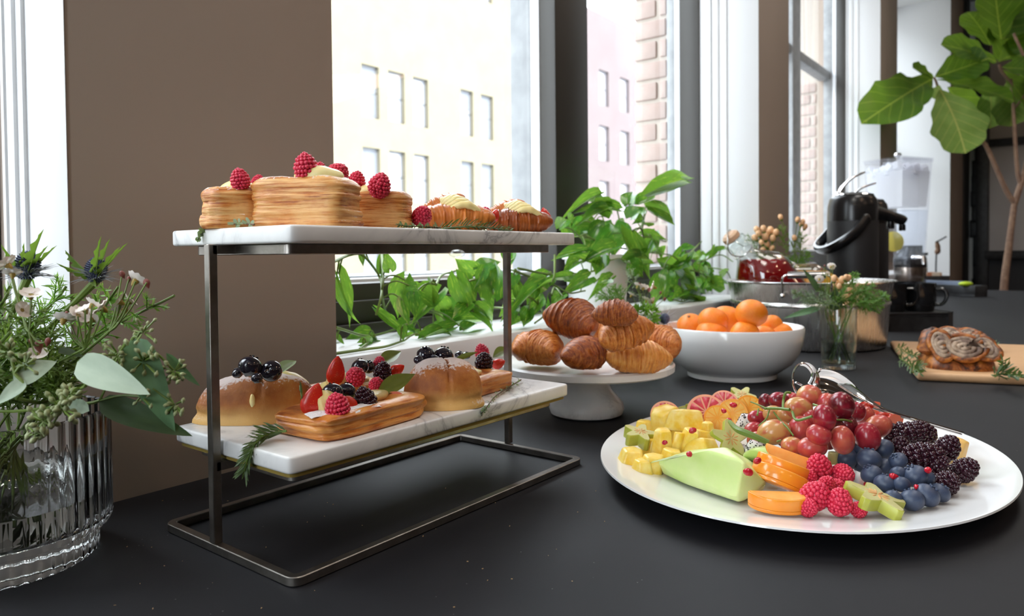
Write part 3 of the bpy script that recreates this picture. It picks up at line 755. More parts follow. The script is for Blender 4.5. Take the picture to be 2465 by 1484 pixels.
# filled croissants
def croissant_mesh(name, m_, L, R, wraps=5, bendk=.35, seed=0, nu=44, nt=90, squash=.82, fat=.62, stepk=1):
    random.seed(seed); o = rnd(0, 60); g = G()
    def fn(u, v):
        t = v*2-1; a = 2*PI*u
        r = R*(max(0, 1-abs(t)**2.1))**fat
        s = abs(t)*wraps + .18*math.sin(a+o) + .12*nz((math.cos(a), math.sin(a), t*2), 1, o); f = s-math.floor(s)
        step = 1 + (.13*(1-f)**1.5*(1-abs(t)**3) - .05)*stepk
        rid = 1 + .020*math.sin(s*2*PI*3.2+2.0*nz((math.cos(a)*2, math.sin(a)*2, t*4), 1, o)) + .03*nz((math.cos(a)*2, math.sin(a)*2, t*9), 1.5, o+5)
        q = r*step*rid; x = t*L; y = q*math.cos(a); z = q*math.sin(a)*squash
        ang = bendk*t; y2 = y - bendk*L*t*t*.9
        return (x*math.cos(ang*.2), y2, max(z, -R*squash*.80)+R*squash*.80)
    g.grid(nu, nt, fn, wrap=True); return g.mesh(name, m_, ang=75)
def cream_croissant(label, px, w, Yp, pyt, seed, m_):
    pc = onY(px, 548, Yp); pc.z = ZU+.0002; k = mpp(pc); L = w/2*k
    t = thing('cream_croissant', label, 'pastry', TR(*pc) @ rotm(0, 0, VIEW+.1), 'custard filled croissants on the upper tier')
    h = onY(px, pyt, Yp).z-ZU
    ob('crust', croissant_mesh('crust', m_, L*.98, h*.52, 4, .15, seed, fat=.5), parent=t, mx=TR(0, -.002, 0))
    ob('top_crust', croissant_mesh('top_crust', m_crois, L*.62, h*.36, 4, .1, seed+1), parent=t, mx=TR(-L*.20, .016, h*.50) @ rotm(.3, -.42, 0))
    c = G()
    for j in range(7):
        f = j/6; x0 = L*(-.42+.22*f); x1 = L*(.02+.62*f); yb = .010-.022*f
        pts = curve([(x0, yb, h*(.55+.22*(1-f))), ((x0*.45+x1*.55), yb-.004, h*(.86+.12*math.sin(PI*f)-.16*f)), (x1, yb-.002, h*(.74-.26*f))], 14)
        c.tube(pts, [L*.115*(.35+.65*math.sin(PI*(i+.8)/14.8))*(1+.10*math.sin(i*1.9+j)) for i in range(14)], 10, flat=.85)
    ob('custard', c, m_cust, t, ang=70)
    return t, pc, L, h
cream_croissant('custard filled croissant with raspberries, left of the two on the upper tier', 1092, 205, .492, 470, 21, m_crois)
cream_croissant('custard filled croissant with strawberry pieces at the right end of the upper tier', 1243, 178, .487, 484, 27, m_croisd)
UB(1016, 520, 27, .474, 'raspberry tucked into the left side of the first custard croissant', tilt=(.9, .6, 0), sq=1.15)
UB(1166, 516, 20, .474, 'raspberry between the two custard croissants', tilt=(.9, .4, 0))
def straw_wedge(name, px, py, plane, r, label, tilt, L=1.3, sl=.5, mi=None):
    """strawberry piece: half cone with skin outside and pale flesh on the cut"""
    p = plane(px, py) if callable(plane) else onZ(px, py, plane); s = r*mpp(p); g = G(); n, mrows = 12, 9
    vs, fs = [], []
    for j in range(mrows):
        t = j/(mrows-1); rad = math.sin(PI*(.06+.90*t**.72))**.8*.78 if t < 1 else .05
        for i in range(n): 
            a = PI*i/(n-1); vs.append((rad*math.cos(a), -rad*math.sin(a)*sl*2, (t-.5)*2*L*.5*1.7))
    for j in range(mrows-1):
        for i in range(n-1): fs.append((j*n+i, j*n+i+1, (j+1)*n+i+1, (j+1)*n+i))
    g.add(vs, fs, None, 0)
    b = len(vs); g.add(vs, [(j*n, (j+1)*n, (j+1)*n+n-1, j*n+n-1) for j in range(mrows-1)] + [tuple(range(n)), tuple((mrows-1)*n+i for i in range(n))], None, 1)
    return ob('strawberry_piece', g, [m_straw, m_strawin], None, TR(*p) @ rotm(0, 0, VIEW) @ rotm(*tilt) @ SCL(s), label, 'strawberry', name)
SG = 'strawberry pieces on the pastries'
straw_wedge(SG, 1191, 519, YS(.472), 15, 'small strawberry piece at the left foot of the right hand custard croissant', (0, .4, .3))
straw_wedge(SG, 1311, 523, YS(.474), 21, 'strawberry half against the right end of the upper custard croissant', (0, -.2, .6))
# ------------------------------------------------------------------ lower tier
def brioche(label, px0, px1, pytop, pyb, seed, yf=.72, lean=0, yaw=0, off=0):
    c = onZ((px0+px1)/2, pyb, ZL); k = mpp(c); a = (px1-px0)/2*k; b = a*yf
    c = c + V((CF.x, CF.y, 0)).normalized()*b*off; h = (pyb-pytop)*k*1.0
    r = thing('brioche', label, 'pastry', TR(c.x, c.y, ZL+.0002) @ rotm(0, 0, VIEW+yaw), 'sugared brioches on the lower tier')
    o = seed*2.3; g = G()
    def fn(u, v):
        an = 2*PI*u; t = v*PI/2
        rr = math.cos(t)**.62 if v < 1 else 0
        lip = .012*math.exp(-((v-.03)/.03)**2) - .045*math.exp(-((v-.12)/.05)**2)
        q = rr+lip*rr; x, y, z = math.cos(an)*q*a, math.sin(an)*q*b, math.sin(t)**.95*h
        cr = abs(math.sin(an+.35+.2*nz((v*3, 0, 0), 1, o))*q*b/a*1.0)
        d = .06*math.exp(-(cr/.03)**2)*min(1, v*3)*(1 if math.cos(an) > -2 else 0)
        y_c = math.cos(an-PI/2+yaw*0)*0
        nn = nz((x/a, y/a, z/h), 1.5, o)*.05 + nz((x/a, y/a, z/h), 9, o)*.010 + nz((x/a, y/a, z/h), 26, o)*.006
        # crease running over the bun
        cc = (x*.95+y*.25)/a - .02+.03*math.sin(v*5)
        d = .075*math.exp(-(cc/.022)**2)*min(1, v*2.5)
        s = 1+nn-d
        return (x*s+lean*z, y*s, z*(1+nn-d*.8))
    g.grid(90, 44, fn, wrap=True); g.f.append(tuple(range(89, -1, -1))); g.fm.append(0)
    ob('bun', g, m_bri, r, ang=70); return r, c, a, b, h
r, c, a, b, h = brioche('large brioche topped with glazed blueberries at the left end of the lower tier', 461, 755, 902, 1016, 4, .44, .10, .12, .35)
ob('custard', blob(m_cust, (.016, .008, .006), 3), parent=r, mx=TR(a*.62, b*.2, h*.80) @ rotm(0, .5, 0))
ob('custard', blob(m_cust, (.0024, .002, .006), 4), parent=r, mx=TR(.002, -b*.93, h*.50))
r2, c2, a2, b2, h2 = brioche('round brioche topped with glazed dark berries in the middle of the lower tier', 967, 1167, 868, 982, 9, .66, 0, .05, .35)
GB = 'glazed blueberries on the brioches'
LB = lambda px, py, r, y, lab, **k: berry('glazed_blueberry', px, py, YS(y), r, lab, GB, **k)
LB(602, 883, 27, .545, 'biggest glazed blueberry on the left brioche', tilt=(-.5, .3, 0))
LB(653, 894, 25, .535, 'glazed blueberry beside the leaf on the left brioche', tilt=(1.2, 0, 0))
LB(572, 899, 13, .56, 'small wrinkled blueberry at the back left of the left brioche')
LB(618, 912, 13, .53, 'squashed blueberry under the two big ones on the left brioche')
LB(1024, 853, 20, .52, 'left glazed blueberry on the round brioche', tilt=(.6, 0, 0))
LB(1067, 858, 24, .515, 'glazed blueberry with open crown on the round brioche', tilt=(-.3, .2, 0))
LB(1046, 868, 13, .505, 'wrinkled berry in the middle of the heap on the round brioche')
LB(1008, 868, 12, .51, 'small wrinkled berry at the left foot of the heap on the round brioche')
LB(1106, 856, 11, .565, 'glazed blueberry behind the round brioche, beside the rosemary tip')
LB(1122, 857, 10, .57, 'rightmost blueberry behind the round brioche')
# danishes
def danish(label, px, py, w, d, h, yaw, seed, plane_z=ZL, sugar=None):
    p = V((px, py, plane_z))
    r = thing('berry_danish', label, 'pastry', TR(p.x, p.y, plane_z+.0002) @ rotm(0, 0, yaw), 'berry danishes on the lower tier')
    ob('dough', puff_mesh('dough', w/2, d/2, h, 6.5, m_dan, layers=3, seed=seed, dip=.16, rows=28, seg=96, amp=.7), parent=r)
    return r, p
dA = onZ(690, 1040, ZL); dB = onZ(1010, 990, ZL)
d1, p1 = danish('front berry danish with a blackberry and sugar patch on the lower tier', .4235, .4985, .130, .070, .0205, math.radians(4), 31)
su = G(); su.grid(26, 10, lambda u, v: ((u-.5)*.066, (v-.5)*.018*(1-.5*abs(u-.5))+.003*math.sin(u*9), .0012*math.sin(PI*u)*math.sin(PI*v)-.0004+nz((u*9, v*4, 0), 1)*.0006))
ob('sugar_patch', su, m_sugar, d1, TR(-.034, -.0225, .0208) @ rotm(.12, 0, -.25))
ob('custard', blob(m_cust, (.038, .014, .006), 8), parent=d1, mx=TR(.010, .004, .0195))
ob('custard_rosette', blob(m_cust, (.010, .010, .011), 9, .05, 5), parent=d1, mx=TR(-.040, -.006, .0255))
d2, p2 = danish('berry danish hidden behind the front one on the lower tier', .468, .578, .115, .056, .020, math.radians(4), 33)
ob('custard_rosette', blob(m_cust, (.013, .010, .010), 10, .05, 6), parent=d2, mx=TR(-.004, -.006, .024))
ob('custard', blob(m_cust, (.034, .014, .006), 11), parent=d2, mx=TR(.012, 0, .020))
d3, p3 = danish('small glossy danish at the right end of the lower tier', .604, .520, .086, .066, .019, math.radians(6), 36)
ob('custard', blob(m_cust, (.024, .016, .006), 12), parent=d3, mx=TR(-.008, 0, .019))
DG = 'berries on the danishes'
D = lambda kind, px, py, r, y, lab, **k: berry(kind, px, py, YS(y), r, lab, DG, **k)
D('raspberry', 812, 980, 34, .472, 'raspberry at the front of the front danish', tilt=(.15, -.1, 0), sq=1.0)
D('blackberry', 880, 966, 32, .482, 'blackberry on the front danish', tilt=(.2, -.25, 0), sq=1.08)
D('glazed_blueberry', 800, 947, 25, .495, 'glazed blueberry left of centre on the front danish', tilt=(-.6, -.3, 0))
D('glazed_blueberry', 834, 943, 22, .503, 'second glazed blueberry on the front danish, against the blackberry', tilt=(-.4, .2, 0))
D('raspberry', 856, 907, 27, .538, 'raspberry at the front of the rear danish', tilt=(.9, .2, 0))
D('raspberry', 906, 927, 21, .515, 'raspberry between the front and the rear danish', tilt=(.8, .4, 0), sq=1.15)
D('raspberry', 913, 876, 18, .57, 'small raspberry at the back of the rear danish')
D('blackberry', 921, 896, 25, .548, 'blackberry on the rear danish', tilt=(.3, .2, 0))
D('glazed_blueberry', 867, 884, 20, .565, 'glazed blueberry at the back of the rear danish', tilt=(-.5, -.2, 0))
D('glazed_blueberry', 886, 884, 17, .572, 'second glazed blueberry at the back of the rear danish')
D('raspberry', 1160, 848, 20, .565, 'raspberry at the back of the small right hand danish')
D('blackberry', 1165, 872, 25, .530, 'blackberry on the small right hand danish', tilt=(.4, .1, 0), sq=.95)
straw_wedge(SG, 753, 962, YS(.492), 33, 'pointed strawberry slice standing at the left of the front danish', (0, .36, .2), 1.45, .22)
straw_wedge(SG, 809, 893, YS(.560), 28, 'pointed strawberry slice standing at the left of the rear danish', (0, .15, .2), 1.5, .22)
straw_wedge(SG, 842, 972, YS(.482), 22, 'strawberry piece wedged between the raspberry and the blackberry', (0, -.5, .9), 1.2)
straw_wedge(SG, 948, 962, YS(.492), 27, 'strawberry half showing pale flesh at the right of the front danish', (.3, 1.25, PI), 1.2, .45)
straw_wedge(SG, 957, 890, YS(.548), 19, 'strawberry piece at the right of the rear danish', (.4, 1.0, .3), 1.2)
straw_wedge(SG, 1200, 876, YS(.545), 17, 'strawberry piece on the small right hand danish', (.3, 1.2, .5), 1.2)
# bay and sage leaves
def garnish(nm, me, b, t_, w, y0, y1, label, zh=None, grp='garnish leaves on the pastries'):
    B, T = onY(*b, y0), onY(*t_, y1); k = mpp(B)
    return leaf(nm, me, B, T, w*k, zh or (-CF+V((0, 0, .5))), label=label, cat='leaf', group=grp)
garnish('sage_leaf', SAGEL[0], (672, 902), (714, 861), 34, .545, .56, 'pale leaf standing behind the blueberries on the left brioche')
garnish('bay_leaf', BAYL[0], (908, 950), (1001, 896), 44, .505, .49, 'broad bay leaf leaning across to the round brioche')
garnish('bay_leaf', BAYL[0], (912, 878), (968, 841), 36, .585, .585, 'bay leaf at the back of the rear danish')
garnish('bay_leaf', BAYL[0], (1090, 872), (1152, 845), 14, .515, .50, 'narrow leaf lying on top of the round brioche')
garnish('bay_leaf', BAYL[0], (1186, 862), (1233, 835), 30, .56, .565, 'bay leaf at the right end of the lower tier')
# herb sprigs
def sprig(name, label, pts, n, nl, nw, m_, seed=0, cat='herb', grp=None, r=.0011, spread=.9, cluster=False, tipn=0):
    """woody stem with many small narrow leaves"""
    random.seed(seed); P = curve(pts, 26); root = thing(name, label, cat, TR(*P[0]), grp); inv = TR(*(-P[0]))
    ob('stem', G().tube(P, [r*(1-.5*i/25) for i in range(26)], 6), m_stemg if name != 'thyme_sprig' else m_stemb, root, inv.copy())
    g = G()
    for i in range(n):
        u = (i+.5)/n*25; k = min(int(u), 24); p = P[k].lerp(P[k+1], u-k); d = (P[min(k+1, 25)]-P[k]).normalized()
        a = i*2.4+rnd(-.4, .4); s = d.orthogonal().normalized(); s = (Matrix.Rotation(a, 3, d) @ s)
        for q in range(2 if cluster else 1):
            dr = (d*rnd(.7, 1.1)+s*spread*rnd(.7, 1.2)+V((0, 0, .15))).normalized(); l = nl*rnd(.7, 1.15)*(1-.35*i/n)
            mx = TR(*p) @ frame(dr, s.cross(d)+V((rnd(-.5, .5), rnd(-.5, .5), .6)))
            w = nw*rnd(.8, 1.2)
            g.add([(0, 0, 0), (l*.35, w, l*.03), (l*.8, w*.8, 0), (l, 0, -l*.06), (l*.8, -w*.8, 0), (l*.35, -w, l*.03), (l*.5, 0, l*.05)], [(0, 6, 1), (1, 6, 2), (2, 6, 3), (3, 6, 4), (4, 6, 5), (5, 6, 0)], mx)
            s = -s
    ob('needles', g, m_, root, inv.copy(), ang=20, kind='stuff'); return root
HG = 'herb sprigs on the stand'
sprig('thyme_sprig', 'thyme sprig hanging over the left front edge of the upper slab', [onX(612, 541, .331), onX(575, 538, .330), onX(540, 541, .328), onX(506, 549, .3255), onX(487, 560, .3205), onX(476, 577, .317)], 30, .0062, .0016, m_thyme, 1, grp=HG, r=.0008, cluster=True)
q = lambda px, py, y=.452: onY(px, py, y)
sprig('thyme_sprig', 'thyme sprig lying at the foot of the dark puff pastry on the upper tier', [q(1060, 549), q(1020, 546), q(985, 545), q(958, 541)], 26, .0060, .0015, m_thyme, 2, grp=HG, r=.0008, cluster=True)
sprig('rosemary_sprig', 'rosemary sprig lying in front of the custard croissants on the upper tier', [q(1052, 553), q(1120, 546), q(1180, 549), q(1228, 556)], 90, .016, .00075, m_herb, 3, grp=HG, spread=.45)
sprig('rosemary_sprig', 'rosemary sprig hanging over the front left edge of the lower slab', [onZ(690, 1038, ZL+.008), onZ(650, 1045, ZL+.006), onZ(620, 1062, ZL+.004), onX(600, 1095, .320), onX(588, 1135, .317)], 110, .018, .00085, m_herb, 4, grp=HG, spread=.5)
sprig('thyme_sprig', 'dry thyme sprig lying on the front right edge of the lower slab', [onZ(1254, 915, ZL+.003), onZ(1222, 935, ZL+.003), onZ(1192, 955, ZL+.003), onZ(1172, 980, ZL+.002), onY(1160, 995, .452)], 40, .0065, .0012, m_thyme, 5, grp=HG, r=.0008, cluster=True)
sprig('rosemary_sprig', 'single rosemary tip standing beside the left brioche', [onZ(727, 985, ZL+.012), onY(727, 962, .50), onY(724, 945, .50)], 8, .016, .0012, m_herb, 6, grp=HG, spread=.12)
# ------------------------------------------------------------------ ribbed glass vase with the mixed bouquet (left foreground)
vc = onZ(14, 1420); vc = vc + V((vc.x, vc.y, 0)).normalized()*.063; vx, vy = vc.x, vc.y
vk = mpp((vx, vy, .06)); vpx = PCX + FPX*((V((vx, vy, .1))-CO).dot(CR))/dep((vx, vy, .1))
VR = (242-vpx)*vk*.975; VH = .118
vs_ = thing('ribbed_vase', 'large ribbed clear glass vase at the left edge of the table', 'vase', TR(vx, vy, 0))
rib = lambda a, z: 1+.020*abs(math.cos(a*23))-.010
vp = [(VR*.83, .0006), (VR*.865, .003), (VR*.87, .019), (VR*.89, .0215), (VR*.97, .024), (VR, .029), (VR, VH-.002), (VR*.985, VH), (VR*.955, VH-.001), (VR*.945, .034), (VR*.90, .029), (VR*.78, .027), (0, .026)]
g = G().lathe(vp[:9], 230, fn=rib); b = len(g.v)
ig = G().lathe(vp, 230, fn=lambda a, z: rib(a, z))
ob('glass_body', ig, m_vase, vs_, ang=35)
WZ = onZ(120, 1195, .05); wz = .052
g = G().lathe([(VR*.885, .0292), (VR*.925, .034), (VR*.935, wz), (0, wz)], 96)
ob('water', g, m_water, vs_, ang=35)
VT = V((vx, vy, 0))
def vin(i, n=9, r=.6):
    a = i*2.4; return V((vx+VR*.8*r*math.cos(a), vy+VR*.8*r*math.sin(a), .038)), V((vx+VR*.8*math.cos(a+2.6)*r, vy+VR*.8*math.sin(a+2.6)*r, VH))
def at(px, py, d): return CO + ray(px, py)*d          # point at a chosen distance from the viewer
BD = dep((vx, vy, .2))
BQ = 'stems in the ribbed vase'
def stem_to(i, tip, r=.0012, bow=0, n=20):
    b_, m_ = vin(i); mid = m_.lerp(tip, .55)+V((0, 0, bow)); return curve([b_, m_, mid, tip], n)
def thistle(i, label, px, py, rpx, d, bracts):
    c = at(px, py, d); k = d/FPX; r = rpx*k
    P = stem_to(i, c-V((0, 0, r)), bow=-.004)
    root = thing('thistle', label, 'flower', TR(*P[0]), BQ); inv = TR(*(-P[0]))
    ob('stem', G().tube(P, [.0022]*18+[.0028, .0032], 8), m_stemg, root, inv.copy())
    g = G(); g.ball((0, 0, 0), (r*.86, r*.86, r*1.12), 16, 10)
    for j in range(18):
        t = -PI/2*.9+PI*.92*j/17; n = max(1, int(30*math.cos(t)))
        for q in range(n):
            a = 2*PI*(q+.5*(j % 2))/n; dr = V((math.cos(t)*math.cos(a), math.cos(t)*math.sin(a), math.sin(t)))
            g.add([(0, .07, 0), (-.06, -.04, 0), (.06, -.04, 0), (0, 0, .13)], [(0, 1, 3), (1, 2, 3), (2, 0, 3)], TR(dr.x*r*.86, dr.y*r*.86, dr.z*r*1.12) @ frame(dr.orthogonal(), dr) @ SCL(r*1.4))
    ob('flower_head', g, m_thistle, root, inv @ TR(*c) @ rotm(.15, .1, 0), ang=20)
    g = G()
    for q in range(80):
        a = 2*PI*q/80+rnd(-.1, .1); L = r*rnd(1.5, 2.6); up = rnd(-.25, .55)
        dr = V((math.cos(a), math.sin(a), up)).normalized(); p0 = c-V((0, 0, r*.8))
        g.tube([p0+dr*r*.5, p0+dr*L*.6+V((0, 0, .1*L)), p0+dr*L+V((0, 0, .05*L))], [r*.05, r*.035, r*.008], 4)
    ob('feathery_bracts', g, m_thbract, root, inv.copy())
    for (bx_, by_, w) in bracts:
        T = at(bx_, by_, d+rnd(-.02, .02)); leaf('spiny_bract', SAGEL_G, c-V((0, 0, r*.9)), T, w*k, -CF, root, inv)
SAGEL_G = leaf_mesh('spiny_bract', m_cedar, lambda t: .5*math.sin(PI*t**.7)*(1+.35*math.sin(t*30)) if 0 < t < 1 else 0, 17, 5, .05, .25)
thistle(0, 'blue thistle with spiny collar, right hand one in the ribbed vase', 231, 651, 26, .545, [(150, 600, 14), (262, 575, 16), (307, 582, 12), (240, 570, 12), (135, 635, 12), (228, 690, 12), (285, 595, 11)])
thistle(3, 'blue thistle with spiny collar at the left edge of the bouquet', 66, 640, 29, .54, [(0, 590, 16), (100, 553, 18), (55, 585, 14), (112, 592, 14), (10, 650, 15), (70, 690, 13), (135, 590, 12)])
def waxflower_mesh():
    g = G()
    for k in range(5):
        a = 2*PI*k/5
        g.grid(5, 5, lambda u, v: (.22+.74*v, (u-.5)*1.12*math.sin(PI*(.12+.74*v))**.7, .10+.22*v*v+.20*abs(u-.5)), rotm(0, 0, a))
    return g.mesh('waxflower_petals', m_waxfl, ang=80)
WAXP = waxflower_mesh()
WAXC = G().lathe([(.05, -.50), (.20, -.28), (.30, .02), (.28, .10), (.16, .10), (0, .06)], 14).mesh('flower_cup', m_waxc)
BUDM = G().ball((0, 0, 0), (.4, .4, .5), 10, 7).lathe([(.05, -.75), (.3, -.3)], 8).mesh('bud', m_bud)
def waxsprig(i, label, flowers, buds, d, root_px, grp=BQ, base=None):
    tip = at(*root_px, d); P = base if base else stem_to(i, tip)
    root = thing('waxflower_sprig', label, 'flower', TR(*P[0]), grp); inv = TR(*(-P[0]))
    g = G().tube(P, .0010, 6)
    for (px, py, s, *rest) in flowers+buds:
        dd = d+rnd(-.015, .015); c = at(px, py, dd); mid = P[-1].lerp(c, .5)+V((0, 0, -.004)); g.tube(curve([P[-1], mid, c], 8), .0006, 5)
    ob('stem', g, m_stemg, root, inv.copy())
    for n_, (px, py, s) in enumerate(flowers):
        c = at(px, py, d+rnd(-.012, .012)); k = d/FPX; mx = inv @ TR(*c) @ rotm(0, 0, VIEW) @ rotm(rnd(.35, 1.25), rnd(-.5, .5), rnd(0, 6)) @ SCL(s*k*1.08)
        f = ob('flower', WAXP, parent=root, mx=mx); ob('cup', WAXC, parent=f)
    for (px, py, s) in buds:
        c = at(px, py, d+rnd(-.012, .012)); ob('bud', BUDM, parent=root, mx=inv @ TR(*c) @ rotm(rnd(-.5, .5), rnd(-.5, .5), 0) @ SCL(s*d/FPX))
waxsprig(5, 'cream waxflower sprig in the middle of the large bouquet', [(153, 772, 24), (187, 762, 25), (222, 770, 25), (205, 748, 20), (248, 744, 25), (222, 735, 20)], [(160, 755, 12)], .50, (205, 840))
waxsprig(6, 'waxflower sprig at the right of the large bouquet, with dark pink buds', [(326, 678, 26), (300, 745, 25), (290, 728, 22), (312, 728, 20)], [(294, 660, 17), (353, 681, 20), (310, 672, 13)], .53, (262, 800))
waxsprig(7, 'waxflower sprig at the left edge of the large bouquet', [(20, 640, 26), (75, 712, 24), (30, 662, 20), (52, 748, 20), (90, 855, 22)], [(93, 832, 26), (115, 822, 18), (75, 822, 14)], .49, (70, 800))
# seeded eucalyptus
POD = G().lathe([(.06, -.75), (.16, -.55), (.40, -.15), (.42, .15), (.24, .42), (.05, .6)], 10).mesh('seed_pod', m_seedpod)
def euc(i, label, pts, d, leaves, pods, grp=BQ, P=None):
    P0 = P or (stem_to(i, at(*pts[0], d))); pp = P0 + curve([P0[-1]]+[at(x, y, d) for x, y in pts[1:]], 14)[1:] if len(pts) > 1 else P0
    root = thing('eucalyptus_sprig', label, 'greenery', TR(*pp[0]), grp); inv = TR(*(-pp[0])); k = d/FPX
    g = G().tube(pp, .0012, 6); bc = 0
    for (cx, cy, n, spr, r) in pods:
        c0 = at(cx, cy, d); near = min(pp, key=lambda q: (q-c0).length); g.tube(curve([near, near.lerp(c0, .5)+V((0, 0, .002)), c0], 6), .0009, 5)
        for q in range(int(n*1.6)):
            c = at(cx+rnd(-spr, spr), cy+rnd(-spr, spr), d+rnd(-.015, .012)); a = c0.lerp(c, .25); g.tube([a, c], .0007, 5)
            ob('seed_pod', POD, parent=root, mx=inv @ TR(*c) @ frame(V((0, 1, 0)), (c-a)) @ SCL(r*k*2.1))
    ob('stem', g, m_stemg, root, inv.copy())
    for (bx_, by_, tx, ty, w, kind, dz, *zh) in leaves:
        leaf('leaf', EUCL[kind], at(bx_, by_, d), at(tx, ty, d+dz), w*k, V(zh[0]) if zh else -CF+V((0, 0, .4)), root, inv)
euc(1, 'eucalyptus sprig with the broad pale grey leaf at the front of the bouquet', [(205, 930), (215, 900), (190, 885)], .475, [(186, 872, 348, 944, 76, 'pale', -.02), (215, 990, 150, 960, 34, 'pale', .02)], [(150, 985, 12, 42, 7.5), (105, 1015, 12, 34, 7.5), (170, 950, 9, 26, 7), (85, 1045, 6, 18, 8)])
euc(2, 'eucalyptus sprig with the long green leaf hanging at the right of the bouquet', [(300, 900), (320, 815), (345, 830)], .50, [(322, 812, 400, 1042, 84, 'green', -.01), (400, 850, 486, 945, 22, 'green', .02)], [(285, 855, 14, 36, 6), (345, 870, 14, 34, 6), (420, 895, 12, 26, 5.5), (420, 975, 9, 24, 5.5), (345, 800, 8, 30, 5)])
euc(8, 'eucalyptus sprig with the dark leaf pointing at the lower slab', [(225, 970), (240, 965)], .50, [(238, 966, 452, 1046, 62, 'dark', .0), (140, 850, 222, 850, 34, 'dark', .03)], [(340, 955, 7, 24, 5), (300, 850, 5, 15, 5)])
euc(4, 'eucalyptus sprig with two pale leaves at the left edge of the bouquet', [(40, 960), (60, 930), (35, 900)], .47, [(32, 915, 133, 868, 62, 'pale', .01), (62, 918, -12, 972, 40, 'pale', -.01)], [(60, 880, 7, 30, 6), (20, 850, 7, 30, 6)])
# feathery and bushy greens
def fern(i, label, tip, d, nb, spread, m_, nl, grp=BQ, P=None, dense=26, seed=0, name='fern_sprig'):
    random.seed(seed); P = P or stem_to(i, at(*tip, d), bow=.006); root = thing(name, label, 'greenery', TR(*P[0]), grp); inv = TR(*(-P[0]))
    ob('stem', G().tube(P, .001, 6), m_stemg, root, inv.copy()); g = G(); L = len(P)
    for b_ in range(nb):
        u = .42+.56*b_/nb; p = P[int(u*(L-1))]; t = (P[min(int(u*(L-1))+1, L-1)]-P[int(u*(L-1))-1]).normalized()
        s = Matrix.Rotation(b_*2.4, 3, t) @ t.orthogonal(); ln = spread*(1.15-u)*rnd(.8, 1.3)
        end = p + (t*.75+s.normalized()*.8).normalized()*ln; Q = curve([p, p.lerp(end, .5)+V((0, 0, .1*ln)), end], 8); g.tube(Q, .0005, 4)
        for q in range(dense):
            w = q/dense*7; a = Q[int(w)].lerp(Q[min(int(w)+1, 7)], w-int(w)); dr = ((end-p).normalized()*.9+V((rnd(-1, 1), rnd(-1, 1), rnd(-1, 1)))).normalized()
            l = nl*rnd(.6, 1.2)*(1-.4*q/dense); wd = l*.09; sd = dr.orthogonal().normalized()*wd
            g.add([a-sd*.3, a+sd*.3, a+dr*l*.6+sd, a+dr*l, a+dr*l*.6-sd], [(0, 1, 2, 3, 4)])
    ob('foliage', g, m_, root, inv.copy(), smooth=False, kind='stuff'); return root
fern(10, 'feathery asparagus fern frond reaching right above the waxflowers', (420, 712), .55, 16, .06, m_fern, .010, seed=1)
fern(11, 'feathery fern frond in front of the white window reveal', (160, 690), .58, 20, .08, m_fern, .011, seed=2)
fern(12, 'feathery fern frond behind the right thistle', (285, 690), .58, 16, .06, m_fern, .010, seed=3)
for n_, (x, y, dd, sd, lab) in enumerate(((20, 705, .50, 4, 'bushy green sprig at the far left of the bouquet'), (75, 735, .52, 5, 'bushy green sprig below the left thistle'), (130, 800, .53, 6, 'bushy green sprig left of the cream waxflowers'), (25, 800, .47, 7, 'bushy green sprig low at the left edge of the bouquet'), (110, 870, .50, 8, 'bushy green sprig behind the pale leaves'), (-30, 750, .50, 9, 'bushy green sprig running out of the picture at left'), (180, 860, .53, 14, 'bushy green sprig over the rim of the ribbed vase'), (60, 905, .53, 15, 'bushy green sprig low in the middle of the bouquet'), (-20, 890, .50, 16, 'bushy green sprig low beside the left picture edge'), (140, 925, .52, 17, 'bushy green sprig just above the vase rim at the right'), (15, 950, .52, 18, 'bushy green sprig resting on the vase rim at the left'), (100, 790, .58, 19, 'bushy green sprig at the back of the bouquet'), (40, 840, .56, 20, 'bushy green sprig deep in the left half of the bouquet'))):
    fern(13+n_, lab, (x, y), dd, 26, .052, m_cedar, .0085, seed=sd, name='bushy_sprig', dense=22)
# ------------------------------------------------------------------ marble cake stand with croissants
cs = onZ(1417, 1018) + V((CF.x, CF.y, 0)).normalized()*.055
cs = V((cs.x, cs.y, 0)) + CR*.004; ck = mpp((cs.x, cs.y, .05)); PZ = .0800
t = thing('cake_stand', 'white marble cake stand with flared pedestal foot carrying croissants', 'cake stand', TR(*cs) @ rotm(0, 0, .6))
ob('pedestal', G().lathe([(.046, 0), (.053, .003), (.0555, .010), (.054, .018), (.047, .027), (.0375, .038), (.033, .048), (.032, .058), (.034, PZ-.012)], 64), m_marble, t)
PRD = .1285
ob('plate', G().lathe([(PRD-.004, PZ-.0135), (PRD, PZ-.011), (PRD+.0005, PZ-.003), (PRD-.002, PZ-.0004), (PRD-.006, PZ), (0, PZ)], 96), m_marble, t)
CRG = 'croissants on the marble cake stand'
CM = [croissant_mesh('croissant_dark', m_croisd, 1.0, .66, 4.5, .40, 41, fat=.72, squash=.9), croissant_mesh('croissant', m_crois, 1.0, .66, 4, .38, 42, fat=.7, squash=.9), croissant_mesh('croissant_light', m_croisl, 1.0, .60, 2.6, .32, 43, fat=.72, squash=.88, stepk=.7)]
def crois(kind, px, py, w, z, yaw, roll, label, sc=1.0, tilt=0):
    p = onZ(px, py, z); L = w/2*mpp(p)*sc*1.04
    me = CM[kind]; off = -.62*.9*.8*L
    mx = TR(*p) @ rotm(0, 0, VIEW+yaw) @ rotm(roll, tilt, 0) @ TR(0, 0, off) @ SCL(L)
    return ob('croissant', me, parent=None, mx=mx, label=label, cat='croissant', group=CRG)
crois(1, 1276, 838, 118, PZ+.027, .5, 0, 'pale croissant behind the stand post at the left of the cake stand')
crois(1, 1306, 842, 142, PZ+.026, -.95, 0, 'left front croissant with pale end on the cake stand')
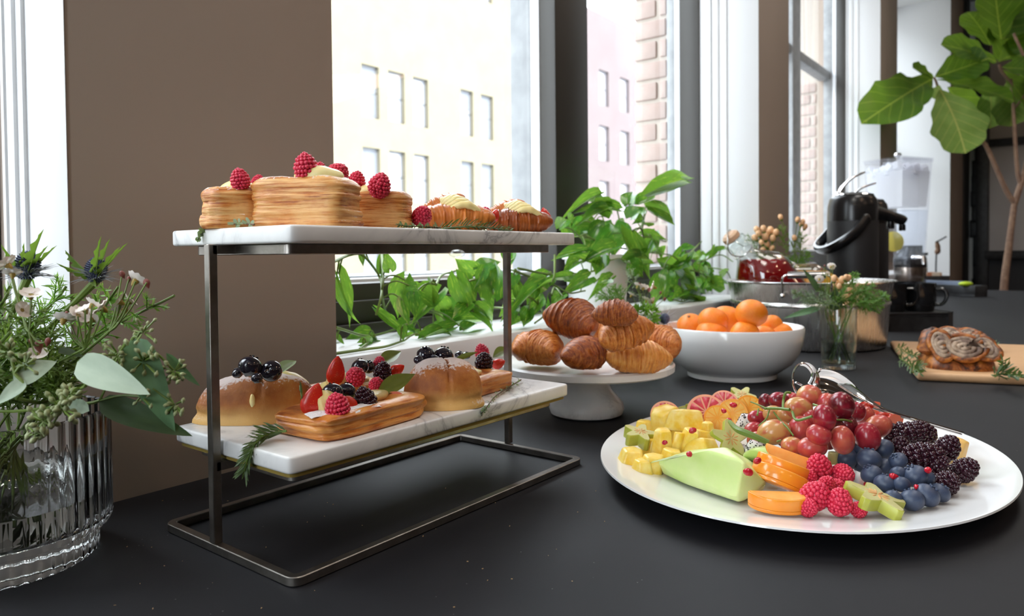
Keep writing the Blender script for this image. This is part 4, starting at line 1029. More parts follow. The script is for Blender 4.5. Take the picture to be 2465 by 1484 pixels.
crois(0, 1412, 855, 134, PZ+.025, -2.25, 0, 'dark front croissant with a browned tip in the middle of the cake stand')
crois(2, 1531, 857, 162, PZ+.022, .10, 0, 'smooth light croissant at the front right of the cake stand', tilt=.06)
crois(1, 1588, 828, 138, PZ+.026, -.85, 0, 'croissant at the right edge of the cake stand')
crois(1, 1452, 800, 130, PZ+.036, .2, 0, 'croissant mostly hidden in the middle of the heap')
crois(0, 1385, 772, 148, PZ+.066, -.85, .1, 'largest dark ridged croissant at the top of the heap', sc=1.05, tilt=.18)
crois(1, 1498, 803, 146, PZ+.058, .35, 0, 'smooth tipped croissant lying across the right of the heap', tilt=-.22)
crois(0, 1484, 757, 110, PZ+.085, -.4, .1, 'small rounded croissant at the back of the heap')
# ------------------------------------------------------------------ bowl of clementines
bc = onZ(1780, 924) + V((CF.x, CF.y, 0)).normalized()*.078; bc = V((bc.x, bc.y, 0)) + CR*.011
bk = mpp((bc.x, bc.y, .06)); BR = 166*bk*.985; BH = .099
t = thing('fruit_bowl', 'white porcelain bowl filled with clementines', 'bowl', TR(*bc))
ob('bowl_body', G().lathe([(BR*.60, 0), (BR*.625, .002), (BR*.63, .010), (BR*.70, .016), (BR*.84, .030), (BR*.935, .050), (BR*.985, .072), (BR, BH-.003), (BR*.985, BH), (BR*.96, BH-.002), (BR*.94, .072), (BR*.88, .050), (BR*.75, .030), (BR*.5, .018), (0, .015)], 96), m_porc, t, ang=50)
def mandmesh():
    g = G(); prof = [(0, -.86)]
    for k in range(1, 20):
        t = -PI/2+PI*k/20; prof.append((math.cos(t), math.sin(t)*.86))
    prof += [(.14, .87), (.06, .80), (0, .79)]
    return g.lathe(prof, 26, fn=lambda a, z: 1+.012*math.cos(5*a)).mesh('clementine', m_mand)
MAND = mandmesh(); MST = G().lathe([(.10, .80), (.09, .87), (.02, .90)], 8).mesh('stem_button', m_stemb)
for (px, py, r, z, lab, tl) in ((1662, 784, 32, .092, 'clementine at the left rim of the bowl, with its stem button', (.5, -.3)), (1716, 774, 36, .107, 'pale sided clementine at the top left of the heap', (-.6, .5)), (1747, 774, 40, .105, 'lumpy clementine in front of the top left one', (-.8, .3)), (1809, 755, 38, .128, 'topmost clementine of the heap', (-.4, .3)), (1713, 803, 37, .085, 'clementine with dimpled top behind the front rim, left', (.15, 0)), (1793, 806, 35, .090, 'round clementine at the front centre of the bowl', (-.9, .2)), (1858, 784, 26, .100, 'small clementine at the right of the heap', (-1.2, 0)), (1878, 806, 31, .083, 'clementine at the right rim of the bowl', (-.7, .2)), (1838, 812, 30, .080, 'clementine sunk between the front ones at the right', (-.8, 0))):
    p = onZ(px, py, z); s = r*mpp(p)
    t = thing('clementine', lab, 'fruit', TR(*p) @ rotm(0, 0, VIEW) @ rotm(tl[0], tl[1], 0), 'clementines in the white bowl')
    ob('peel', MAND, parent=t, mx=SCL(s)); ob('stem_button', MST, parent=t, mx=SCL(s))
# ------------------------------------------------------------------ pothos in the white pot and its vines on the ledge
PG = 'pothos vines along the ledge'
ppt = onY(1438, 735, .862); pk = mpp(ppt); PR = 80*pk
pot = thing('plant_pot', 'white ribbed pot holding the pothos on the window ledge', 'plant pot', TR(ppt.x, ppt.y, .1085))
ph = .128; prf = [(PR*.78, 0), (PR*.82, .003)]
for k in range(1, 13):
    z = .003+ph*k/13; r = PR*(.82+.16*k/13); prf += [(r, z-.003), (r*1.012, z)]
prf += [(PR, ph-.01), (PR*1.05, ph-.009), (PR*1.05, ph), (PR*.99, ph), (PR*.96, ph-.012), (0, ph-.014)]
ob('pot_body', G().lathe(prf, 56), m_pot, pot, ang=40)
ob('soil', G().lathe([(PR*.95, ph-.014), (PR*.5, ph-.009), (0, ph-.008)], 24), mat('potting soil', (.03, .02, .013), .95, bump=.6, bs=200), pot)
PT = V((ppt.x, ppt.y, .1085+ph))
def c1(x, y): return 780+x/4.6375, 580+y/4.6375      # crop reading of the photograph to picture pixels
def c2(x, y): return 1220+x/3.71, 420+y/3.71
def plant(name, label, stems, leaves, cv, y0, y1, grp, root_at, seed=0, fr=False, dens=2):
    random.seed(seed); root = thing(name, label, 'plant', TR(*root_at), grp); inv = TR(*(-root_at)); g = G(); gb = G()
    SP = []
    for st_ in stems:
        pts = [onY(*cv(x, y), (rest[0] if rest else rnd(y0, y1))) for x, y, *rest in st_]
        for p in pts: p.z = max(p.z, .1115) if p.y > PY-.01 else max(p.z, .004); p.x = min(p.x, 2.15)
        P = curve(pts, 26); SP += P; g.tube(P, [.0023*(1-.3*i/25) for i in range(26)], 7)
    more = [(a+rnd(-130, 130), b+rnd(-90, 90), c+rnd(-130, 130), d+rnd(-70, 110), e*.8) for a, b, c, d, e, *o in (leaves[::2] if dens == 2 else leaves[::3])]
    for (bx_, by_, tx, ty, w, *opt) in leaves+more:
        y = rnd(y0, y1); y = rnd(.752, .785) if (fr and cv(bx_, by_)[1] > 585 and 1340 < cv(bx_, by_)[0] < 1530) else y; B = onY(*cv(bx_, by_), y); T = onY(*cv(tx, ty), y+rnd(-.03, .03)); k = mpp(B)
        lo = .112 if y > PY-.01 else .02
        for p in (B, T): p.z = max(p.z, lo); p.x = min(p.x, 2.13)
        sc = 1/(4.6375 if cv is c1 else 3.71); me = random.choice(POTHOS)
        zh = -CF*rnd(.6, 1)+V((rnd(-.5, .5), 0, rnd(.1, .9)))
        leaf('leaf', me, B, T, w*sc*k*1.02, zh, root, inv)
        if SP:
            near = min(SP, key=lambda q: (q-B).length)
            if .004 < (near-B).length < .16: g.tube(curve([near, near.lerp(B, .5)+V((0, 0, .008)), B], 8), .0013, 6)
    ob('vine_stem', g, m_stemg, root, inv.copy()); return root
plant('pothos_vine', 'pothos vine sprawling over the ledge between the tiers of the stand', [
    [(100, 240), (280, 160), (420, 155), (540, 280), (630, 430), (640, 600), (580, 830)], [(640, 100), (660, 400), (650, 600), (700, 850)], [(130, 970), (530, 1060), (990, 900), (1250, 700)],
    [(1250, 490), (1310, 390), (1420, 350), (1760, 260)], [(1430, 900), (1870, 750), (2250, 800), (2600, 900)], [(120, 1320, .76), (480, 1325, .76), (700, 1290, .76), (900, 1210, .79)], [(1420, 610), (1530, 520), (1700, 430), (2100, 440)],
    [(560, 1060), (560, 1180), (400, 1290, .77)], [(1270, 700), (1500, 780), (1650, 760)]],
    [(165, 370, 330, 990, 115), (905, 440, 785, 875, 235), (1090, 560, 1425, 700, 230), (1262, 605, 945, 1005, 190), (1250, 700, 1420, 1010, 250), (1660, 400, 1440, 190, 220), (1480, 430, 1665, 805, 250),
     (1890, 600, 1890, 205, 290), (1735, 310, 1985, 145, 170), (500, 1060, 250, 1260, 190), (430, 1190, 705, 1210, 120), (850, 970, 1110, 1200, 210), (1130, 1100, 1480, 915, 110), (1440, 930, 1785, 1030, 200), (1670, 800, 2010, 960, 180),
     (1600, 740, 1420, 900, 150), (660, 860, 830, 970, 110), (880, 1220, 1045, 1290, 110), (735, 315, 690, 120, 130), (420, 150, 440, 300, 60), (950, 500, 1060, 560, 110), (985, 560, 1050, 700, 90), (2080, 780, 1930, 900, 110), (1780, 320, 1680, 540, 120), (880, 960, 880, 1210, 100), (1100, 1130, 1000, 1130, 120), (2120, 200, 2000, 330, 180), (1800, 600, 1890, 760, 130), (150, 1100, 240, 1180, 100), (2190, 560, 2230, 700, 120), (1000, 600, 1010, 860, 150), (2200, 900, 2080, 1090, 90), (1330, 990, 1110, 1060, 170), (1560, 1000, 1720, 900, 150)],
    c1, .775, .885, PG, onY(1100, 760, .84), 3)
plant('pothos_plant', 'bushy pothos growing out of the white ribbed pot', [
    [(900, 640, ppt.y), (880, 480), (850, 360)], [(930, 640, ppt.y), (1000, 440), (985, 320)], [(960, 640, ppt.y), (1190, 470), (1240, 300)], [(960, 640, ppt.y), (1180, 480), (1230, 650), (1270, 850)], [(900, 640, ppt.y), (760, 440), (620, 420)], [(880, 640, ppt.y), (720, 560), (560, 560)], [(980, 640, ppt.y), (1220, 560), (1420, 600)],
    [(960, 650, ppt.y), (1290, 700), (1500, 740), (1600, 900)], [(900, 640, ppt.y), (900, 800, .79), (640, 900), (430, 900), (280, 1100), (330, 1250)]],
    [(1260, 205, 1605, 138, 105), (1085, 268, 1128, 105, 130), (1180, 270, 1320, 215, 110), (985, 310, 735, 255, 105), (790, 205, 503, 318, 70), (870, 335, 635, 370, 90), (1110, 385, 1235, 265, 150), (1252, 318, 1458, 482, 90), (470, 480, 555, 370, 110), (745, 460, 570, 385, 120), (960, 455, 960, 675, 250), (1010, 480, 1232, 420, 130),
     (712, 700, 400, 738, 140), (940, 662, 685, 755, 130), (1215, 550, 1425, 610, 80), (1055, 585, 1235, 960, 130), (640, 780, 515, 830, 110), (840, 740, 790, 915, 140), (1420, 905, 1435, 1130, 160), (760, 250, 1000, 230, 110), (870, 460, 745, 600, 170), (560, 470, 480, 560, 120), (640, 560, 740, 620, 120), (1300, 700, 1440, 660, 70), (1110, 800, 1240, 900, 150), (1290, 560, 1330, 690, 60), (600, 400, 560, 500, 110), (1180, 640, 1090, 760, 140)],
    c2, .80, .90, PG, PT, 5, True, 0)
plant('pothos_vine', 'pothos vine hanging left of the white pot beside the stand post', [[(60, 860), (250, 930), (420, 990), (560, 1060), (700, 1040)], [(130, 1080), (240, 1120), (330, 1250), (250, 1330)], [(430, 720), (425, 900), (400, 960)], [(400, 1080), (430, 1010), (500, 1090)], [(100, 840), (420, 900), (640, 890), (780, 970)]],
    [(345, 920, 120, 1080, 130), (330, 950, 270, 1060, 110), (300, 1070, 280, 1190, 130), (480, 1090, 400, 1160, 110), (200, 1210, 120, 1380, 120), (720, 930, 530, 1030, 130), (590, 900, 510, 960, 90), (410, 920, 380, 1010, 60), (60, 900, 20, 1000, 120), (60, 1180, 10, 1330, 110), (900, 940, 800, 990, 100), (360, 1110, 350, 1230, 110), (50, 1030, 100, 1170, 100)], c2, .755, .80, PG, onY(1300, 720, .78), 7)
plant('pothos_vine', 'pothos vine trailing to the right of the white pot towards the steel tub', [[(1430, 900), (1500, 860), (1700, 870), (1850, 980)], [(1480, 1120), (1600, 1130), (1720, 1010)], [(1600, 740), (1720, 620), (1740, 600)], [(1700, 800), (1900, 720), (2050, 780)], [(1780, 830), (1950, 860), (2030, 950)]],
    [(1500, 870, 1690, 950, 130), (1580, 800, 1690, 690, 90), (1590, 770, 1470, 850, 90), (1700, 990, 1825, 1110, 120), (1640, 1100, 1825, 1150, 80), (1580, 660, 1690, 640, 90), (1600, 960, 1650, 1090, 130), (1440, 880, 1410, 1010, 120), (1860, 650, 1840, 740, 60), (1750, 690, 1690, 760, 90), (1780, 880, 1900, 960, 130), (1900, 900, 2030, 960, 110), (1980, 780, 2060, 880, 120), (1820, 960, 1980, 1030, 120), (1720, 860, 1790, 940, 120), (1930, 830, 1860, 900, 110), (1560, 1060, 1480, 1130, 110), (1850, 780, 1960, 730, 80), (1660, 760, 1760, 800, 100), (2000, 950, 1900, 1040, 110), (1540, 900, 1480, 980, 110)], c2, .78, .90, PG, onY(1660, 690, .84), 8)
# small vase of wax flowers half hidden behind the croissants
hv = onZ(1542, 917) + V((CF.x, CF.y, 0)).normalized()*.040; hv = V((hv.x, hv.y, 0)); hk = mpp(hv); HR = 46*hk
t = thing('glass_tumbler', 'clear glass vase half hidden behind the cake stand', 'vase', TR(*hv))
ob('glass_body', G().lathe([(HR*.9, 0), (HR*.97, .003), (HR, .012), (HR*1.02, .118), (HR*.99, .12), (HR*.96, .118), (HR*.93, .012), (0, .008)], 48), m_cglass, t)
HD = dep((hv.x, hv.y, .12)); HG2 = 'stems in the vase behind the cake stand'
def hstem(i, px, py, d=HD):
    a = i*2.4; b_ = hv+V((HR*.5*math.cos(a), HR*.5*math.sin(a), .015)); m_ = hv+V((HR*.6*math.cos(a+2.5), HR*.6*math.sin(a+2.5), .122)); T = at(px, py, d)
    return curve([b_, m_, m_.lerp(T, .55), T], 20)
waxsprig(0, 'cream and pink waxflower sprig behind the cake stand', [(1548, 695, 13), (1574, 692, 14), (1556, 725, 13), (1570, 728, 12), (1520, 712, 11), (1535, 690, 11)], [(1562, 697, 10), (1538, 685, 9), (1600, 720, 9), (1590, 705, 8)], HD, (1550, 750), HG2, hstem(0, 1550, 750))
m1 = thing('moss_flower', 'fluffy lime green flower head behind the croissants', 'flower', TR(*hstem(2, 1552, 762)[0]), HG2)
P = hstem(2, 1552, 765); iv = TR(*(-P[0])); ob('stem', G().tube(P, .002, 6), m_stemg, m1, iv.copy())
g = G(); c = at(1552, 762, HD-.02); R_ = 34*HD/FPX
for k in range(420):
    dr = V((rnd(-1, 1), rnd(-1, 1), rnd(-1, 1))).normalized(); p = c+dr*R_*rnd(.55, .95); s_ = dr.orthogonal().normalized()
    g.add([p-s_*.0018, p+s_*.0018, p+s_*.0025+dr*.004, p+dr*.0075, p-s_*.0025+dr*.004], [(0, 1, 2, 3, 4)])
ob('flower_head', g, m_moss, m1, iv.copy(), smooth=False, kind='stuff')
fern(0, 'feathery green frond at the left of the vase behind the cake stand', (1440, 705), HD, 20, .07, m_fern, .011, HG2, hstem(3, 1440, 705), seed=21)
fern(0, 'upright rosemary like sprig in the vase behind the cake stand', (1512, 640), HD, 12, .05, m_thyme, .010, HG2, hstem(4, 1512, 640), seed=22, dense=20)
fern(0, 'leaning feathery frond in the vase behind the cake stand', (1480, 690), HD, 18, .06, m_fern, .010, HG2, hstem(5, 1480, 690), seed=23)
def mini_thistle(label, px, py, r, d, P, grp):
    root = thing('thistle', label, 'flower', TR(*P[0]), grp); iv = TR(*(-P[0])); c = at(px, py, d); k = r*d/FPX; g = G().tube(P, .0015, 6)
    ob('stem', g, m_stemg, root, iv.copy()); ob('flower_head', G().ball((0, 0, 0), (k, k, k*1.1), 14, 9, fn=lambda a, t: 1+.06*math.sin(9*a)*math.sin(11*t)), m_thistle, root, iv @ TR(*c)); g = G()
    for q in range(26):
        a = 2*PI*q/26; dr = (CR*math.cos(a)+V((0, 0, 1))*math.sin(a)*.8-CF*rnd(-.5, .5)).normalized(); g.tube([c+dr*k*.7, c+dr*k*rnd(2, 3.2)], [k*.09, k*.01], 4)
    ob('feathery_bracts', g, m_thbract, root, iv.copy())
mini_thistle('small blue thistle between the croissants and the bowl', 1600, 768, 12, HD, hstem(6, 1600, 772), HG2)
# ------------------------------------------------------------------ fruit platter
pa = math.radians(4.3)
PLC = V((.834, .241, 0)); PA, PB = .258, .203           # half axes
pl = thing('platter', 'large oval white platter piled with cut fruit', 'platter', TR(*PLC) @ rotm(0, 0, pa))
prof = [(.55, .0005), (.60, .0005), (.64, .004), (.80, .0085), (.93, .0155), (.985, .0190), (1.0, .0200), (.998, .0216), (.985, .0213), (.92, .0180), (.79, .0120), (.70, .0095), (.62, .0085), (0, .0085)]
g = G().lathe(prof, 128); g.warp(lambda p: (p[0]*PA, p[1]*PB, p[2]))
ob('dish', g, m_porc, pl, ang=60)
PF = .0090                                               # height of the platter's well
FG = 'cut fruit on the platter'
def fp(px, py, z): return onZ(px, py, z)
def chunk(name, label, px, py, wpx, hpx, z, m_, seed, dz=None, yaw=0, tilt=(0, 0), cat='fruit', faces=5, depth=.8, grp=FG, taper=.8):
    """hand cut wedge: irregular prism with bevelled edges"""
    random.seed(seed); p = fp(px, py, z); k = mpp(p); w, h = wpx*k/2, hpx*k
    poly = [(w*rnd(.85, 1.05)*math.cos(2*PI*(i+rnd(-.15, .15))/faces+.5), w*depth*rnd(.85, 1.05)*math.sin(2*PI*(i+rnd(-.15, .15))/faces+.5)) for i in range(faces)]
    g = G().prism(poly, -h*.5, h*.5, top=taper); g.warp(lambda q: (q[0]+.15*w*nz(q, 60, seed), q[1], q[2]+.12*h*nz(q, 50, seed+3)))
    return ob(name, g, m_, None, TR(*p) @ rotm(0, 0, VIEW+yaw) @ rotm(*tilt, 0), label, cat, grp, bevel=min(w, h)*.16, seg=3, ang=50)
PI_ = 'pineapple pieces on the platter'
for a in ((1600, 1012, 74, 58, .036, 51, .3, (.2, -.3), 'pineapple chunk at the back left of the heap, under the grapefruit slice'),
          (1655, 1014, 92, 46, .040, 52, .1, (-.25, .1), 'broad pineapple chunk on top of the heap'),
          (1594, 1068, 50, 62, .030, 53, .2, (.15, .0), 'upright pineapple chunk beside the left starfruit slice'),
          (1627, 1072, 28, 54, .029, 54, .6, (.2, .1), 'thin pineapple sliver in the middle of the heap'),
          (1659, 1062, 46, 54, .033, 55, -.2, (.2, .3), 'pineapple chunk under the broad top piece'),
          (1682, 1078, 92, 34, .026, 56, .45, (-.3, .2), 'long pineapple wedge running to the right starfruit slice'),
          (1522, 1104, 66, 42, .019, 57, -.35, (0, .1), 'flat pineapple slab at the left edge of the heap'),
          (1572, 1118, 58, 42, .019, 58, -.2, (.1, .15), 'pineapple chunk at the lower left against the melon'),
          (1552, 1032, 44, 34, .024, 59, .2, (0, 0), 'small pineapple chunk at the rear left'),
          (1704, 1040, 36, 44, .034, 60, .2, (.1, 0), 'pineapple chunk behind the right starfruit slice'),
          (1566, 1082, 56, 50, .020, 61, .5, (.1, 0), 'pineapple chunk underneath the left starfruit slice'),
          (1615, 1104, 56, 40, .020, 62, .1, (0, .1), 'pineapple chunk at the bottom of the heap behind the melon'),
          (1640, 1040, 60, 50, .026, 63, -.3, (.1, 0), 'pineapple chunk in the core of the heap'),
          (1692, 1062, 56, 48, .024, 64, .3, (0, 0), 'pineapple chunk low at the right of the heap'),
          (1548, 1128, 54, 36, .016, 65, -.2, (0, 0), 'pineapple slab at the lower left corner of the heap')):
    px, py, w, h, z, sd, yw, tl, lab = a; chunk('pineapple_chunk', lab, px, py, w*1.26, h*1.12, z, m_pine, sd, yaw=yw, tilt=tl, grp=PI_, depth=1.0, taper=.72)
# honeydew: two crescent slices cut across
def melon(label, pts):
    P = [fp(*p) for p in pts]; c = sum(P, V())/len(P); bm = bmesh.new()
    for p in P: bm.verts.new(p-c)
    r = bmesh.ops.convex_hull(bm, input=bm.verts); bmesh.ops.delete(bm, geom=[v for v in bm.verts if not v.link_faces], context='VERTS')
    bmesh.ops.dissolve_limit(bm, angle_limit=.12, verts=bm.verts, edges=bm.edges)
    bmesh.ops.bevel(bm, geom=[e for e in bm.edges if e.calc_face_angle(0) > .15], offset=.0022, segments=3, affect='EDGES', profile=.5)
    me = bpy.data.meshes.new('melon_slice'); bm.to_mesh(me); bm.free(); me.materials.append(m_melon)
    me.polygons.foreach_set('use_smooth', [True]*len(me.polygons)); me.set_sharp_from_angle(angle=.6)
    return ob('melon_slice', me, mx=TR(*c), label=label, cat='fruit', group='honeydew slices on the platter')
melon('large pale green honeydew slice lying across the front of the platter', [(1596, 1142, .012), (1583, 1112, .027), (1608, 1102, .034), (1690, 1083, .052), (1748, 1077, .058), (1790, 1112, .052), (1846, 1163, .030), (1840, 1178, .018), (1782, 1212, .012), (1772, 1204, .016), (1650, 1168, .012), (1830, 1120, .014), (1650, 1085, .014)])
melon('small honeydew slice behind the large one, against the persimmon', [(1786, 1096, .034), (1808, 1080, .046), (1850, 1076, .050), (1862, 1110, .040), (1850, 1126, .020), (1800, 1118, .020), (1850, 1070, .030), (1790, 1090, .018)])
# starfruit
def starfruit(label, px, py, rpx, z, yaw, tilt, th=.30, seed=0, thick=None):
    p = fp(px, py, z); r = rpx*mpp(p); g = G(); poly = []; n = 5; h = r*th
    for i in range(n):
        a = 2*PI*i/n+.3
        for da, q in ((-.16, .93), (0, 1.0), (.16, .93), (.42, .60), (.63, .46), (.84, .60)): poly.append((r*q*math.cos(a+da), r*q*math.sin(a+da)))
    N = len(poly); t = thing('starfruit_slice', label, 'fruit', TR(*p) @ rotm(0, 0, VIEW) @ rotm(*tilt, 0) @ rotm(0, 0, yaw), 'starfruit slices on the platter')
    rim = G().prism(poly, -h, h*.96); ob('rind', rim, m_starrind, t, bevel=r*.03, ang=30)
    ob('flesh', G().prism([(x*.95, y*.95) for x, y in poly], -h*1.02, h*1.02), m_star, t, ang=30)
    s = G()
    for i in range(n):
        a = 2*PI*i/n+.3+PI/5; s.ball((0, 0, 0), (r*.17, r*.045, r*.03), 8, 5, TR(r*.20*math.cos(a), r*.20*math.sin(a), h*1.04) @ rotm(0, 0, a))
        s.ball((0, 0, 0), (r*.14, r*.03, r*.02), 8, 5, TR(r*.28*math.cos(a+PI/5), r*.28*math.sin(a+PI/5), h*1.02) @ rotm(0, 0, a+PI/5))
    ob('seeds', s, m_starseed, t); return t
starfruit('starfruit slice lying on the pineapple at the left of the platter', 1540, 1052, 43, .034, .9, (.25, .1), .34)
starfruit('starfruit slice leaning between pineapple and melon', 1757, 1058, 50, .042, .3, (.95, .35), .14)
starfruit('starfruit slice lying at the front edge of the fruit pile', 2108, 1204, 74, .024, 1.05, (.16, .28), .20)
starfruit('starfruit slice seen edge on behind the grapefruit', 1668, 981, 44, .036, .2, (-.35, -.2), .16)
starfruit('starfruit slice half buried behind the orange slices', 1786, 958, 34, .040, .5, (.5, -.1), .3)
# citrus wheels with raised segments
def citrus(label, px, py, rpx, z, yaw, tilt, flesh, peel, name, th=.16, segs=10, half=False, grp='citrus slices on the platter'):
    p = fp(px, py, z); r = rpx*mpp(p); h = r*th
    t = thing(name, label, 'fruit', TR(*p) @ rotm(0, 0, VIEW) @ rotm(*tilt, 0) @ rotm(0, 0, yaw), grp)
    ob('peel', G().lathe([(r*.90, -h), (r*.98, -h), (r, -h*.5), (r, h*.5), (r*.98, h), (r*.90, h)], 40).lathe([(r*.91, -h*.96), (r*.905, h*.96)], 40), peel, t)
    ob('pith', G().lathe([(0, -h*.9), (r*.92, -h*.9), (r*.92, h*.9), (0, h*.9)], 40), m_pith, t)
    s = G()
    for i in range(segs):
        a0, a1 = 2*PI*i/segs+.05, 2*PI*(i+1)/segs-.05
        poly = [(r*.10*math.cos((a0+a1)/2), r*.10*math.sin((a0+a1)/2))]+[(r*.85*math.cos(a0+(a1-a0)*j/4), r*.85*math.sin(a0+(a1-a0)*j/4)) for j in range(5)]
        s.prism(poly, -h*1.0, h*1.03)
    ob('segments', s, flesh, t, bevel=r*.015, ang=35); return t
GF = lambda *a: citrus(*a, m_gfin, m_gfpeel, 'grapefruit_slice')
OR = lambda *a: citrus(*a, m_orin, m_orpeel, 'orange_slice')
GF('red grapefruit slice at the far left of the platter, behind the pineapple', 1602, 1001, 36, .042, 0, (.95, -.15))
GF('large red grapefruit slice in the middle of the citrus row', 1700, 995, 46, .042, .3, (.95, -.25))
GF('red grapefruit slice at the back of the citrus row', 1744, 973, 34, .046, .5, (.9, -.2))
OR('first orange slice next to the large grapefruit slice', 1727, 1008, 32, .044, .1, (1.0, -.5))
OR('second orange slice, half covered by the third', 1764, 996, 35, .050, .2, (1.05, -.75))
OR('third orange slice leaning against the grapes', 1803, 985, 33, .054, .4, (1.1, -.35))
# dragon fruit
def dragon(label, px, py, w, h, z, seed):
    o = chunk('dragon_fruit_piece', label, px, py, w, h, z, m_dragon, seed, tilt=(.3, .2), faces=6, grp='dragon fruit pieces on the platter'); r = w*mpp(o.location)/2; g = G()
    me = o.data; random.seed(seed)
    for k in range(70):
        f = random.choice(me.polygons); g.ball(tuple(f.center+V((rnd(-1, 1), rnd(-1, 1), rnd(-1, 1)))*r*.3*0), .0007, 5, 4)
    for k in range(120):
        f = max(random.sample(list(me.polygons), 3), key=lambda q: q.area); vv = [me.vertices[i].co for i in f.vertices]; ws = [random.random() for _ in vv]; s_ = sum(ws)
        g.ball(tuple(sum((v*w_ for v, w_ in zip(vv, ws)), V())/s_), .0007, 5, 4)
    ob('seeds', g, m_seed, o, kind='stuff')
dragon('speckled white dragon fruit piece left of the grapes', 1802, 1024, 62, 48, .044, 5)
dragon('speckled dragon fruit piece under the grapes, by the persimmon', 1822, 1078, 60, 34, .036, 6)
dragon('sliver of dragon fruit beside the small honeydew slice', 1780, 1084, 46, 26, .030, 7)
# persimmon half slices
def persimmon(label, px, py, rpx, z, yaw, tilt, th=.30, round_=False):
    p = fp(px, py, z); r = rpx*mpp(p); h = r*th; g = G(); n = 26
    poly = [(r*math.cos(PI*i/(n-1)), -r*.78*math.sin(PI*i/(n-1))) for i in range(n)]
    t = thing('persimmon_slice', label, 'fruit', TR(*p) @ rotm(0, 0, VIEW+yaw) @ rotm(*tilt, 0), 'persimmon slices on the platter')
    g.prism([(x*.97, y*.97) for x, y in poly], -h, -h*.55, top=1.03); g.prism(poly, -h*.55, h*.8); ob('skin', g, m_persim, t, bevel=r*.03, ang=50)
    ob('flesh', G().prism([(x*.955, y*.94-r*.01) for x, y in poly], -h*.4, h*.86), m_persin, t, bevel=r*.02, ang=40)
    return t
persimmon('upright persimmon slice at the back of the persimmon row', 1900, 1092, 56, .044, -.35, (.85, .30), .26)
persimmon('glossy persimmon slice second from the back, leaning on the next', 1884, 1124, 62, .038, -.42, (-.30, .30), .28)
persimmon('thick glossy persimmon slice leaning forward in the middle of the row', 1876, 1152, 66, .031, -.42, (-.42, .30), .32)
persimmon('persimmon slice lying flat at the front edge of the pile', 1874, 1200, 74, .0225, -.04, (.05, .03), .28)
# berries
RP = 'raspberries on the platter'
B = lambda kind, px, py, r, z, lab, grp, **k: berry(kind, px, py, z, r, lab, grp, **k)
for (px, py, r, z, lab, tl) in ((1972, 1124, 33, .036, 'raspberry at the top of the heap between persimmon and blueberries', (.4, -.3)), (2030, 1143, 29, .030, 'raspberry with its hollow end showing', (1.5, .5)), (1962, 1194, 38, .027, 'large raspberry at the front left of the heap', (.5, .4)), (2021, 1208, 34, .025, 'raspberry at the front beside the starfruit slice', (.3, 0)), (1990, 1166, 22, .030, 'small raspberry in the middle of the heap', (.6, .3)), (1947, 1152, 22, .030, 'raspberry pressed against the persimmon slices', (.2, .3)), (2014, 1172, 22, .026, 'raspberry half hidden behind the hollow one', (.8, .2)), (1946, 1106, 15, .036, 'small raspberry beside the upright persimmon slice', (.2, .2)), (2068, 1228, 22, .018, 'raspberry hidden under the front starfruit slice', (1.2, .2)), (1946, 1222, 26, .020, 'raspberry under the front left raspberry', (1, .2))):
    B('raspberry', px, py, r, z, lab, RP, tilt=(*tl, 0))
BB = 'blueberries on the platter'
bl = [(2036, 1106, 27, .032, 'blueberry in the back row beside the raspberries'), (2078, 1084, 24, .040, 'blueberry tucked under the front grape'), (2126, 1083, 25, .040, 'blueberry in the back row against the blackberries'), (2092, 1106, 27, .038, 'matt round blueberry at the top of the blueberry heap'), (2162, 1111, 21, .036, 'blueberry at the right of the top row'), (2128, 1126, 22, .028, 'dark blueberry in the hollow of the heap'), (2098, 1143, 24, .031, 'blueberry with open crown in the middle row'), (2131, 1166, 25, .028, 'blueberry with star crown in front of the middle row'), (2170, 1167, 19, .030, 'small pale blueberry between two larger ones'), (2163, 1143, 19, .032, 'blueberry beside the loose pomegranate seed'), (2203, 1147, 28, .032, 'large pale blueberry in the right of the middle row'), (2229, 1153, 20, .030, 'blueberry at the right end of the middle row'), (2195, 1205, 27, .021, 'blueberry at the very front of the heap'), (2231, 1193, 28, .023, 'large blueberry second from the right in the front row'), (2262, 1187, 23, .021, 'rightmost blueberry in the front row'), (2150, 1199, 19, .023, 'blueberry behind the tip of the front starfruit slice'), (2070, 1118, 20, .026, 'blueberry wedged behind the hollow raspberry'), (2112, 1190, 20, .018, 'blueberry under the front starfruit slice')]
for (px, py, r, z, lab) in bl: B('blueberry', px, py, r, z, lab, BB, tilt=(rnd(-1, .3), rnd(-.8, .8), 0))
KG = 'blackberries on the platter'
for (px, py, r, z, lab, tl, sq) in ((2175, 1045, 34, .044, 'upper left blackberry beneath the grapes', (.3, 1.3), 1.3), (2216, 1043, 34, .044, 'topmost blackberry of the heap', (.4, -1.2), 1.2), (2222, 1098, 38, .038, 'large blackberry in the middle of the heap', (.2, 1.4), 1.2), (2281, 1079, 32, .038, 'blackberry in front of the cantaloupe piece', (.4, .3), 1.0), (2322, 1132, 32, .026, 'rightmost blackberry on the platter', (.7, .4), 1.1), (2279, 1163, 33, .023, 'front right blackberry beside the blueberries', (.9, .2), 1.0), (2166, 1078, 27, .038, 'blackberry hidden behind the blueberries', (.3, 0), 1), (2254, 1124, 28, .030, 'blackberry in the shadow of the middle of the heap', (.3, .7), 1.1)):
    B('blackberry', px, py, r, z, lab, KG, tilt=(*tl, 0), sq=sq)
SP_ = 'strawberry pieces on the platter'
straw_wedge(SP_, 2078, 985, .058, 26, 'strawberry piece at the back of the platter, behind the grapes', (.3, .9, .3))
straw_wedge(SP_, 2094, 988, .052, 27, 'strawberry quarter right of the rear grapes', (.2, -.9, PI*.9))
straw_wedge(SP_, 2120, 1006, .046, 20, 'small strawberry piece between the grapes and the tongs', (.4, 1.2, .4))
